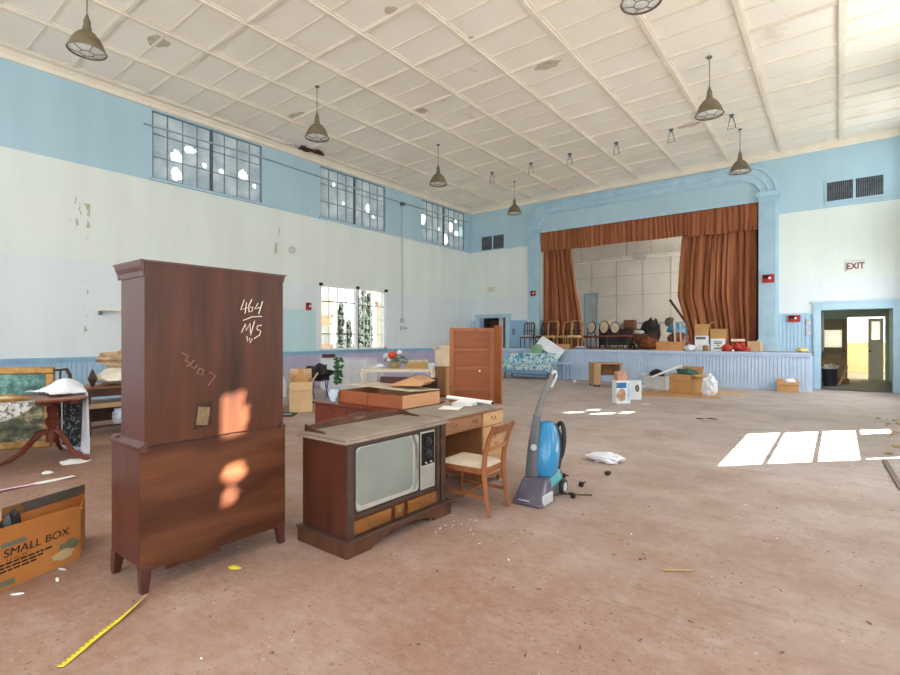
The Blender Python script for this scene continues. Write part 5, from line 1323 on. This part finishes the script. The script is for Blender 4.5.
blobthing('grey_bag', 'grey bag on the floor right of the narrow brown cabinet', 'bag', (-7.1, 9.95, 0), (.26, .22, .28), mat('grey_plastic_bag', '9a9aa4', 'b8b8c2', sc=3), 4, .4)

# ------------------------------------------------------------------ before the stage
def floral_mat():
    t = Tree('blue_floral'); c = t.ramp(t.noise(9, (1, 1, 1), 3, .6), [(.38, '4f8fb0'), (.47, '9cc8d4'), (.56, 'e6efee'), (.66, '6aa0a4')]); return t.out(c, .9, .15)
M_flor = floral_mat()
se = thing('floral_settee', 'blue and white floral settee standing before the left end of the stage', 'settee', (-8.62, 15.72, 0))
g = G(); g.box(-.90, .86, -.30, .30, .30, .52); g.build('seat', M_flor, se, bevel=.04, seg=3)
g = G(); g.box(-.92, .90, .14, .32, .40, .90); g.build('backrest', M_flor, se, bevel=.05, seg=3)
for s in (-.94, .82):
    g = G(); g.box(s, s + .12, -.30, .32, .28, .72); g.build('arm', M_flor, se, bevel=.04, seg=3)
g = G(); g.box(-.88, .84, -.26, .26, .20, .30); g.build('frame', mat('blue_frame_paint', '6f97c0', '86abd0'), se)
for sx in (-.86, .82):
    for sy in (-.24, .24):
        g = G(); g.tube([(sx, sy, 0), (sx, sy, .22)], [.018, .03], 8); g.build('leg', M_darkw, se)
blobthing('green_cushion', 'green cushion on the back of the floral settee', 'cushion', (-8.47, 15.98, .885), (.24, .1, .18), mat('sage_green', '7aa283', '92b898', sc=4), 7, .15)
g = G(); g.box(-.50, .50, -.02, .02, -.20, .20); tag(g.build('white_board', mat('white_foam_board', 'dfe3ec', 'eef0f6', sc=2), None, (-8.02, 16.12, 1.10), (R(-28), R(30), 0)), 'tilted white board propped on the settee against the stage', 'board')
g = G(); g.box(-.14, .14, -.12, .12, 0, .28); tag(g.build('dark_crate', M_darkw, None, (-8.66, 16.62, 1.045), (0, 0, .3), bevel=.006), 'small dark crate at the stage edge above the floral settee', 'crate')
bs = thing('blue_side_table', 'small round blue side table at the right end of the floral settee', 'side table', (-7.33, 15.75, 0))
g = G(); g.lathe([(.26, .55), (.275, .56), (.275, .585), (.26, .595)], 24); g.build('tabletop', mat('pale_blue_paint', '9dbbd8', 'b2cce4'), bs)
for k in range(4):
    a = PI / 4 + k * PI / 2; g = G(); g.tube([(.2 * math.cos(a), .2 * math.sin(a), .55), (.22 * math.cos(a), .22 * math.sin(a), 0)], .016, 8); g.build('leg', mat('blue_leg_paint', '6c8cae', '7f9ec0'), bs)
fl2 = thing('flower_basket', 'basket of red and orange flowers left of the floral settee', 'flower basket', (-9.95, 15.3, 0))
g = G(); g.lathe([(.14, 0), (.18, .3), (.2, .5)], 16); g.build('basket', MATS['wicker'], fl2)
g = G(); rnd = random.Random(9)
for k in range(16): g.blob((rnd.uniform(-.2, .2), rnd.uniform(-.15, .15), rnd.uniform(.5, .85)), (.08, .08, .06), seed=k, amp=.5, sub=1)
g.build('blooms', mat('red_orange_blooms', 'b0482c', 'd88a5a', sc=8), fl2)
td = thing('tan_desk', 'small tan kneehole desk standing before the stage', 'desk', (-5.52, 14.72, 0), R(38))
g = G(); g.box(-.42, .42, -.30, .30, .66, .70); g.build('desktop', M_tan, td, bevel=.004)
g = G(); g.box(-.41, -.22, -.28, .28, .06, .66); g.build('pedestal', M_tan, td)
g = G(); g.box(.36, .41, -.28, .28, .04, .66); g.build('end_panel', M_tan, td)
g = G(); g.box(-.22, .36, .24, .27, .30, .66); g.build('back_panel', wood('tan_inside', '8a6440', 'a07850', 'z', sc=5), td)
for sx in (-.38, -.25, .385):
    for sy in (-.24, .24):
        g = G(); g.lathe([(.02, 0), (.026, .02), (.02, .05), (.012, .062)], 10, c=(sx, sy, 0)); g.build('caster', M_blk, td)
bb = thing('printed_box', 'blue and white printed product box standing alone before the stage', 'box', (-3.80, 11.1, 0), R(48))
g = G(); g.box(-.165, .165, -.10, .10, 0, .50); g.build('carton', mat('white_print_card', 'dfe4ea', 'eef1f4', sc=3), bb)
g = G(); g.box(-.167, .07, -.1025, -.10, .34, .46); g.build('blue_band', mat('print_blue', '2f68a8', '4a84c0', sc=9), bb)
g = G(); g.blob((-.05, -.101, .18), (.105, .002, .13), seed=3, amp=.4, fr=2.5, sub=3); g.build('printed_picture', mat('print_brown', 'a8765a', 'd8b89a', sc=8), bb)
g = G(); g.box(.09, .15, -.1025, -.10, .06, .44); g.build('print_strip', mat('print_lightblue', '9cc0e0', 'c8dcee', sc=9), bb)
carton('terracotta_box', 'small pinkish brown box sitting on the blue and white printed box', .22, .17, .2, (-3.81, 11.1, .50), R(46), mat('terracotta_card', 'b88872', 'caa08a', sc=4), closed=True)
wb2 = carton('white_box', 'white box with dark print behind the blue printed box', .26, .2, .44, (-3.80, 12.0, 0), R(40), MATS['white_print_card'], closed=True)
g = G(); g.blob((.03, -.101, .26), (.05, .002, .09), seed=5, amp=.3, sub=2); g.build('dark_print', M_greyink, wb2)
bcx = carton('cardboard_box', 'open brown cardboard box full of junk on the floor before the stage', .62, .5, .50, (-3.15, 14.15, 0), R(-22), M_card, [('l', 100, .22), ('r', 105, .2), ('b', 20, .2), ('f', 172, .16)], 'cardboard boxes')
blobthing('white_cloth', 'white cloth spilling from the right side of the junk box', 'cloth', (-2.52, 13.8, 0), (.16, .2, .28), M_cloth, 5, .6)
blobthing('green_cloth', 'dark green cloth bunched on top of the junk box', 'cloth', (-3.12, 14.18, .42), (.24, .16, .12), mat('dark_green_cloth', '2c5248', '3f6a5c', sc=5), 9, .5)
carton('white_box', 'white carton with open top left of the junk box', .60, .5, .38, (-4.0, 14.75, 0), R(-10), mat('dull_white_card', 'c6c4c0', 'd6d4d0', sc=2), [('l', 80, .2)], 'cardboard boxes')
g = G(); g.box(-.42, .42, -.05, .05, -.02, .02); tag(g.build('white_plank', M_paper, None, (-3.72, 14.55, .53), (0, R(-24), R(25))), 'white plank sticking up between the white carton and the junk box', 'plank')
blobthing('black_bag', 'black cloth bag in the top of the white carton', 'bag', (-4.05, 14.8, .30), (.2, .16, .13), M_blk, 3, .5)
ba = thing('plastic_basin', 'pale plastic basin on the floor left of the white carton', 'basin', (-4.25, 13.95, 0), R(20))
g = G(); g.lathe([(.17, 0), (.23, .12), (.25, .13), (.235, .115), (.16, .01)], 24); g.build('bowl', mat('pale_plastic', 'c6ccd4', 'd8dde4', rough=.3), ba, smooth=True)
g = G(); g.box(-.9, .9, -.5, .5, .0, .008); tag(g.build('flat_cardboard', M_card, None, (-3.2, 13.55, .002), (0, 0, R(18))), 'flattened cardboard sheet on the floor before the junk box', 'cardboard')
g = G(); g.box(-.5, .5, -.3, .3, .0, .008); tag(g.build('flat_cardboard', M_card2, None, (-2.35, 14.7, .002), (0, 0, R(-12))), 'flattened cardboard sheet on the floor right of the junk box', 'cardboard')
sc_ = carton('cardboard_box', 'small brown carton on the floor against the right end of the stage', .48, .32, .27, (-1.07, 16.15, 0), R(6), M_card, [('b', 60, .12), ('f', 165, .08)], 'cardboard boxes')
blobthing('white_cloth', 'white rag in the small carton by the right end of the stage', 'cloth', (-1.02, 16.15, .16), (.14, .1, .11), M_cloth, 2, .4)
blobthing('plastic_bag', 'crumpled white plastic bag lying alone on the open floor', 'bag', (-2.14, 5.72, 0), (.20, .12, .06), M_cloth, 4, .5, 3)
for i, (x, y, lb) in enumerate(((-2.24, 4.8, 'black caster lying behind the carpet cleaner'), (-1.97, 4.62, 'black caster lying right of the carpet cleaner'), (-1.89, 4.25, 'black caster lying just in front of the cleaner wheel'))):
    g = G(); g.lathe([(.012, -.012), (.026, -.012), (.026, .012), (.012, .012)], 14, mx=Matrix.Translation((0, 0, .026)) @ Matrix.Rotation(R(90), 4, 'X')); g.box(-.008, .06, -.006, .006, .03, .04); tag(g.build('caster', M_blk, None, (x, y, 0), (0, 0, i * 1.3)), lb, 'caster', 'loose black casters by the cleaner')
g = G(); g.blob((0, 0, .02), (.035, .03, .025), seed=2, amp=.4, sub=2, floor=0); tag(g.build('black_lump', M_blk, None, (-1.92, 5.2, 0)), 'small black lump on the floor before the white plastic bag', 'scrap')
g = G(); g.tube([(0, 0, .006), (.1, .05, .006), (.22, .12, .008)], .006, 6); tag(g.build('wire_piece', M_bark, None, (-2.0, 4.3, 0)), 'short brown wire on the floor right of the cleaner wheel', 'wire')
g = G(); g.tube([(0, 0, .007), (.07, .05, .008), (.16, .10, .012)], [.009, .007, .004], 6, flat=(1.2, .7)); tag(g.build('wood_stick', MATS['pale_shelf_edge'], None, (-.86, 3.27, 0)), 'pale wood sliver lying alone on the near open floor', 'stick')
g = G(); g.box(-.022, .022, -.70, .70, 0, .022); tag(g.build('wood_batten', wood('batten_wood', '5a4a38', '7a654c', 'y', sc=8), None, (.455, 7.06, 0), (0, 0, R(2))), 'long dark wooden batten on the floor at the right edge', 'batten')
for i, (x, y, r_, lb) in enumerate(((-1.94, 9.77, .07, 'dark leaf scrap left of its neighbour on the far open floor'), (-1.77, 9.9, .1, 'dark leaf scrap right of its neighbour on the far open floor'))):
    g = G(); g.blob((0, 0, .006), (r_, .03, .012), seed=i, amp=.6, sub=2, floor=.001); tag(g.build('leaf_scrap', mat('dead_leaf', '4a3f30', '6a5a44', sc=9), None, (x, y, 0)), lb, 'leaf', 'dark leaf scraps')
g = G(); g.blob((0, 0, .004), (.1, .05, .01), seed=3, amp=.5, sub=2, floor=.001); tag(g.build('paper_scrap', M_paper, None, (-3.3, 11.2, 0)), 'white scrap on the far floor right of the blue printed box', 'paper')
g = G(); g.blob((0, 0, .03), (.06, .05, .05), seed=3, amp=.5, sub=2, floor=.001); tag(g.build('crumpled_paper', M_paper, None, (-6.7, 15.2, 0)), 'white crumpled paper on the floor between the settee and the tan desk', 'paper')
# uncountable litter
def litter(name, label, pts, m, size, seed):
    g = G(); rnd = random.Random(seed)
    for x, y in pts:
        s = size * rnd.uniform(.4, 1.5); a = rnd.uniform(0, PI)
        mx = Matrix.Translation((x, y, .003)) @ Matrix.Rotation(a, 4, 'Z')
        n = 5; g.face([mx @ Vector((s * math.cos(2 * PI * k / n) * rnd.uniform(.6, 1.2), .45 * s * math.sin(2 * PI * k / n) * rnd.uniform(.6, 1.2), rnd.uniform(0, .006))) for k in range(n)])
    return tag(g.build(name, m), label, 'litter', kind='stuff')
rnd = random.Random(11)
P1 = [(rnd.uniform(-2.6, .9), rnd.uniform(1.2, 9)) for _ in range(200)] + [(rnd.uniform(-3.4, -.2), rnd.uniform(1.0, 4)) for _ in range(50)]
litter('floor_litter', 'dark flecks of leaf and dirt scattered over the floor', P1, mat('litter_brown', '5c4636', '7a604c', sc=9), .013, 1)
P2 = [(rnd.uniform(-3.6, .9), rnd.uniform(1.0, 8)) for _ in range(70)] + [(-2.35 + rnd.gauss(0, .12), 3.1 + rnd.gauss(0, .1)) for _ in range(36)]
litter('paint_flakes', 'pale paint flakes scattered over the near floor', P2, M_paper, .010, 2)
g = G(); rnd = random.Random(5)
for k in range(120):
    y = rnd.uniform(7.8, 11.8); x = XR - .15 - abs(rnd.gauss(0, .35)) * (1.15); s = rnd.uniform(.012, .05)
    if x < .25: continue
    g.blob((x, y, s * .35), (s, s * rnd.uniform(.5, 1), s * .5), seed=k, amp=.7, sub=1, floor=.001)
tag(g.build('plaster_rubble', mat('plaster_rubble_mat', '8a7a58', 'c9b48c', sc=30)), 'plaster rubble along the right edge of the floor', 'rubble', kind='stuff')

# ------------------------------------------------------------------ on the stage
SZ = 1.045
M_redseat = mat('red_seat', '8a3a36', 'a8524a', sc=6); M_whseat = mat('pale_seat', 'cfc3b0', 'ddd2c0', sc=6)
M_tanch = wood('tan_chair_wood', 'a8844e', 'c09c64', 'z', sc=7)
GR = 'chairs lined up on the stage'
simple_chair('dining_chair', 'dark wood chair with pale seat at the left end of the stage', (-9.40, 16.95, SZ), R(8), M_darkw, M_whseat, group=GR)
c1 = simple_chair('dining_chair', 'dark wood chair at the stage end between the pale seated and first tan chair', (-8.88, 17.22, SZ), R(-6), M_darkw, M_redseat, group=GR)
simple_chair('dining_chair', 'tan wooden chair nearest the left pilaster in the stage row', (-8.42, 16.98, SZ), R(4), M_tanch, M_card, group=GR, H=1.02)
simple_chair('dining_chair', 'tan wooden chair before the middle of the left stage curtain', (-7.95, 17.12, SZ), R(-12), M_tanch, M_card, group=GR, H=1.0)
simple_chair('dining_chair', 'tan wooden chair with pale seat before the right edge of the left curtain', (-7.48, 16.98, SZ), R(5), M_tanch, M_whseat, group=GR, H=1.02)
simple_chair('dining_chair', 'dark chair just right of the left stage curtain', (-7.40, 18.06, SZ), R(-6), M_darkw, M_redseat, group=GR, style='oval', H=.98)
simple_chair('dining_chair', 'dark oval backed chair with red seat, second right of the curtain', (-7.06, 18.56, SZ), R(6), M_darkw, M_redseat, group=GR, style='oval', H=1.02)
simple_chair('dining_chair', 'dark oval backed chair with red seat, third right of the curtain', (-6.58, 18.42, SZ), R(8), M_darkw, M_redseat, group=GR, style='oval', H=.96)
simple_chair('dining_chair', 'dark chair with red seat at the right end of the stage row', (-6.12, 18.3, SZ), R(-8), M_darkw, M_redseat, group=GR, H=.78)
dt = thing('dark_table', 'dark table behind the oval backed chairs on the stage', 'table', (-6.75, 19.6, SZ))
g = G(); g.box(-.75, .65, -.35, .35, .70, .74); g.build('tabletop', M_darkw, dt)
for sx in (-.7, .6):
    for sy in (-.3, .3):
        g = G(); g.box(sx - .03, sx + .03, sy - .03, sy + .03, 0, .70); g.build('leg', M_darkw, dt)
g = G(); g.box(-.72, .62, -.32, -.30, .1, .70); g.build('front_panel', mat('dark_blue_grey', '3a4450', '485460'), dt)
carton('cardboard_box', 'cream box at the left on the dark stage table', .24, .26, .34, (-7.28, 19.6, SZ + .74), 0, M_cardw, closed=True)
carton('cardboard_box', 'brown box at the right on the dark stage table', .40, .3, .34, (-6.35, 19.55, SZ + .74), 0, M_brownw, closed=True)
tb = thing('white_tub', 'white tub between the boxes on the dark stage table', 'tub', (-6.86, 19.5, SZ + .74))
g = G(); g.hexa([(-.18, -.12, 0), (.18, -.12, 0), (.18, .12, 0), (-.18, .12, 0)], [(-.23, -.15, .2), (.23, -.15, .2), (.23, .15, .2), (-.23, .15, .2)]); g.build('tub', M_paper, tb)
g = G(); g.tube([(-.22, 0, .2), (-.2, 0, .34), (.0, 0, .38)], .012, 6); g.build('handle', M_paper, tb)
carton('cardboard_box', 'small tan carton under the tan chair at the stage edge', .34, .24, .17, (-7.72, 16.62, SZ), 0, M_card, closed=True, group='cardboard boxes')
# heap of furniture and bags
HB = 'heap of brown junk on the stage'
for lb, m, w_, d_, h_, x, y, z, a in (('dark wooden drawer at the left foot of the stage heap', M_darkw, .5, .4, .30, -5.95, 18.9, 0, 12), ('red brown wooden crate in the middle of the stage heap', M_mahog, .42, .36, .34, -5.45, 18.85, 0, -8), ('brown crate at the right foot of the stage heap', M_brownw, .32, .36, .26, -5.0, 18.9, 0, 20),
                                       ('tilted brown drawer on top of the left dark drawer', M_brownw, .42, .36, .24, -5.88, 18.95, .30, -20), ('dark crate on top of the red brown crate', M_darkw, .36, .34, .2, -5.36, 18.9, .34, 26)):
    carton('wooden_crate', lb, w_, d_, h_, (x, y, SZ + z), R(a), m, closed=True, group=HB, cat='crate')
blobthing('black_bag', 'black bag on the peak of the stage heap', 'bag', (-5.62, 19.7, SZ), (.36, .3, .62), M_blk, 2, .4, group=HB)
blobthing('white_cloth', 'white cloth on the tilted brown drawer of the stage heap', 'cloth', (-5.78, 18.9, SZ + .54), (.16, .12, .07), M_cloth, 4, .4, group=HB)
blobthing('brown_bag', 'rust brown bag before the crates of the stage heap', 'bag', (-5.28, 18.42, SZ), (.28, .2, .22), mat('rust_bag', '6a3a22', '9a5a34', sc=6), 6, .6, group=HB)
blobthing('dark_bag', 'dark bag with pale patches at the front left of the stage heap', 'bag', (-5.76, 18.4, SZ), (.2, .16, .14), mat('dark_patchy', '2a2420', '8a8078', sc=8, lo=.55, hi=.62), 7, .6, group=HB)
# blue bundle by the right curtain
for k, (x, y, z, rx, ry, rz_, m, lb, nm) in enumerate(((-4.42, 18.75, 0, .32, .3, .36, mat('brown_bundle', '4a3326', '7a5640', sc=7), 'brown bundle under the blue cloth beside the right curtain', 'brown_bundle'), (-4.46, 18.7, .56, .28, .2, .19, mat('bright_blue_cloth', '3a82bc', '5098cc', sc=4), 'bright blue cloth bundle beside the right stage curtain', 'blue_bundle'), (-4.70, 18.75, .80, .16, .14, .17, mat('olive_cushion', '5a5244', '7a705c', sc=6), 'olive brown bag on top of the blue bundle', 'olive_bag'))):
    blobthing(nm, lb, 'bundle', (x, y, SZ + z), (rx, ry, rz_), m, 20 + k, .35)
g = G(); g.tube([(.0, .0, .02), (-1.18, .12, 1.76)], .045, 8); tag(g.build('dark_pole', M_darkw, None, (-3.60, 18.95, SZ)), 'thick dark pole jutting up beside the right stage curtain', 'pole')
for i, (x, dx, h_, lb) in enumerate(((-4.08, .12, .95, 'pale leaning stick nearest the blue bundle'), (-3.90, .12, .85, 'pale leaning stick in the middle by the curtain edge'), (-3.72, .12, .8, 'grey leaning stick nearest the stacked cartons'))):
    g = G(); g.tube([(0, 0, 0), (-dx, .35, h_)], .03, 6); tag(g.build('leaning_stick', [M_cardw, M_cardw, M_steel][i], None, (x, 16.95, SZ)), lb, 'stick', 'sticks leaning by the right curtain')
carton('flat_carton', 'long shallow orange tray carton at the stage edge', .82, .34, .27, (-4.15, 16.72, SZ), R(-2), mat('orange_tray', 'c08450', 'd09864', sc=3), [('f', 172, .05)], 'cardboard boxes')
blobthing('plastic_bag', 'white plastic bag at the stage edge right of the orange tray carton', 'bag', (-3.58, 16.58, SZ), (.17, .13, .10), M_cloth, 7, .4)
w1 = carton('white_box', 'lower white box of the left carton stack before the right curtain', .40, .34, .22, (-3.26, 16.85, SZ), R(2), MATS['white_print_card'], closed=True)
w2 = carton('white_box', 'upper white box of the left carton stack under the orange carton', .38, .33, .24, (-3.27, 16.86, SZ + .22), R(-3), MATS['white_print_card'], closed=True)
g = G(); g.box(-.16, .12, -.167, -.165, .13, .2); g.build('print_strip', M_greyink, w2)
carton('cardboard_box', 'orange open carton on top of the left stack before the right curtain', .38, .33, .35, (-3.28, 16.86, SZ + .46), R(2), M_card, [('r', 60, .16), ('l', 5, .16)], 'cardboard boxes')
g = G(); g.lathe([(.05, 0), (.075, .02), (.08, .14), (.06, .17)], 14); tag(g.build('brown_jug', mat('brown_pottery', '7a5a38', '9a7648', sc=8), None, (-3.14, 16.56, SZ), smooth=True), 'small brown jug before the left carton stack', 'jug')
w3 = carton('white_box', 'white box with grey print under the brown box before the right curtain', .38, .34, .37, (-2.84, 16.85, SZ), R(3), MATS['white_print_card'], closed=True)
g = G(); 
for z, a, b in ((.26, -.12, .12), (.21, -.10, .10), (.15, -.03, .04), (.07, -.1, .11)): g.box(a, b, -.172, -.170, z, z + .03)
g.build('grey_print', M_greyink, w3)
carton('cardboard_box', 'brown closed box on the white printed box before the right curtain', .39, .34, .29, (-2.84, 16.86, SZ + .37), R(-2), M_card, closed=True, group='cardboard boxes')
for i, (x, y, r_, lb) in enumerate(((-2.58, 16.66, (.15, .12, .11), 'red bag nearest the printed boxes on the stage'), (-2.28, 16.8, (.17, .14, .15), 'largest red bag in the middle before the right curtain'), (-2.08, 16.56, (.11, .09, .07), 'small flat red bag at the stage edge'))):
    blobthing('red_bag', lb, 'bag', (x, y, SZ), r_, mat('red_plastic', 'a82c2a', 'cc5448', sc=9), i + 3, .45, group='red bags on the stage')
carton('cardboard_box', 'tan printed box beside the red bags at the right end of the stage', .32, .26, .30, (-1.90, 16.85, SZ), R(-8), M_card2, closed=True, group='cardboard boxes')
carton('flat_carton', 'flat pale carton on top of the largest red bag', .36, .2, .07, (-2.32, 16.82, SZ + .29), R(5), M_cardw, closed=True)
blobthing('yellow_package', 'yellowish package lying on the right end of the stage', 'package', (-.78, 16.7, SZ), (.14, .1, .07), mat('straw_yellow', 'cdb86a', 'e0cf8a', sc=5), 4, .3)
blobthing('blue_cloth', 'pale blue cloth lying on the stage edge left of the dark chairs', 'cloth', (-7.1, 16.6, SZ), (.2, .12, .06), mat('lilac_cloth', 'a9a4bc', 'bcb8cc', sc=4), 4, .4)

# ------------------------------------------------------------------ in the lobby beyond the right doorway
bn = thing('waste_bin', 'dark bin filled with papers inside the right doorway', 'bin', (-.20, 18.75, 0))
g = G(); g.lathe([(.15, 0), (.19, .50), (.2, .52), (.18, .50), (.14, .02)], 20); g.build('bin', mat('bin_dark_blue', '23272f', '2f343e'), bn, smooth=True)
g = G()
for k in range(5): g.box(-.12, .12, -.002, .002, 0, .24, mx=Matrix.Translation((-.02 + .02 * k, -.08 + .04 * k, .42)) @ Euler((.3 * (k - 2), .4 * (k % 3 - 1), .6 * k)).to_matrix().to_4x4())
g.build('papers', mat('newsprint', 'bfb2a4', 'd4c9bc', sc=12), bn)
g = G(); g.box(-.03, .03, -.02, .02, 0, .62); tag(g.build('leaning_board', M_oak, None, (.02, 19.3, 0), (R(-8), R(20), 0)), 'tan board leaning beside the bin inside the right doorway', 'board')
carton('wooden_crate', 'low brown crate on the lobby floor behind the bin', .5, .4, .16, (.0, 20.2, 0), R(10), M_oakd, closed=True, cat='crate')
tcb = thing('tan_chest', 'tan wooden chest against the brown lobby door', 'chest', (-.14, 21.6, 0))
g = G(); g.box(-.32, .34, -.22, .22, .05, .72); g.build('body', MATS['tan_door_panel'], tcb); g = G(); g.box(-.34, .36, -.24, .24, .72, .75); g.build('top', wood('orange_top', 'a06a3c', 'b47c4a', 'x', sc=6), tcb)
g = G(); g.box(-.30, .32, -.20, .20, 0, .05); g.build('plinth', M_darkw, tcb)

# ------------------------------------------------------------------ light
wld = bpy.data.worlds.new('sky'); scn.world = wld; wld.use_nodes = True
bg = wld.node_tree.nodes['Background']; bg.inputs['Color'].default_value = (.93, .97, 1.0, 1); bg.inputs['Strength'].default_value = 1.3
sun = bpy.data.lights.new('sun', 'SUN'); sun.energy = 66.0; sun.angle = R(.3); sun.color = (1.0, .93, .80)
so = bpy.data.objects.new('sun', sun); COL.objects.link(so); so.location = (8, 16, 12)
dv = Vector((-K, -K * DY, -1.0)); so.rotation_euler = dv.to_track_quat('-Z', 'Y').to_euler()
def area_lamp(name, loc, rot, sx, sy, power, col=(.95, .98, 1.0)):
    l = bpy.data.lights.new(name, 'AREA'); l.shape = 'RECTANGLE'; l.size = sx; l.size_y = sy; l.energy = power; l.color = col
    o = bpy.data.objects.new(name, l); COL.objects.link(o); o.location = loc; o.rotation_euler = rot
    return o
for a, b in RCL: area_lamp('clerestory_daylight', (XR - .03, (a + b) / 2, 5.7), (0, R(90), 0), 1.1, b - a - .1, 16 if b > 16 else 30)
for (a, b, c, d), p in zip(RLOW[1:], (50, 50, 45, 85)): area_lamp('window_daylight', (XR - .02, (a + b) / 2, (c + d) / 2), (0, R(90), 0), d - c, b - a, p)  # area lamps at the added lower windows, fill light for the hall
for a, b, c, d in ADDED_NWIN: area_lamp('near_window_daylight', ((a + b) / 2, YN + .02, (c + d) / 2), (R(90), 0, 0), b - a, d - c, 110)  # area lamps at the added near wall windows, fill from behind the camera
area_lamp('far_room_daylight', (4.15, 24.85, 2.0), (0, R(90), 0), 2.4, 3.9, 130)  # area lamp added out of view to brighten the far room and lobby
area_lamp('stage_side_daylight', (-.7, 20.4, 4.1), (0, R(90), 0), 2.8, 3.8, 50)  # area lamp added at the unseen side opening to brighten the stage

# ------------------------------------------------------------------ camera
cam = bpy.data.cameras.new('camera'); co = bpy.data.objects.new('camera', cam); COL.objects.link(co)
cam.sensor_width = 36; cam.lens = 36 * 501 / 900; cam.clip_start = .05; cam.clip_end = 200
co.location = (0, 0, 1.45); co.rotation_euler = (R(90), 0, R(37.76))
scn.camera = co
scn.view_settings.view_transform = 'Standard'; scn.view_settings.look = 'None'; scn.view_settings.gamma = 1.0; scn.view_settings.use_curve_mapping = False
scn.view_settings.exposure = 0.52
scn.cycles.use_denoising = True
scn.cycles.max_bounces = 12; scn.cycles.diffuse_bounces = 7; scn.cycles.transparent_max_bounces = 16
scn.cycles.sample_clamp_indirect = 8
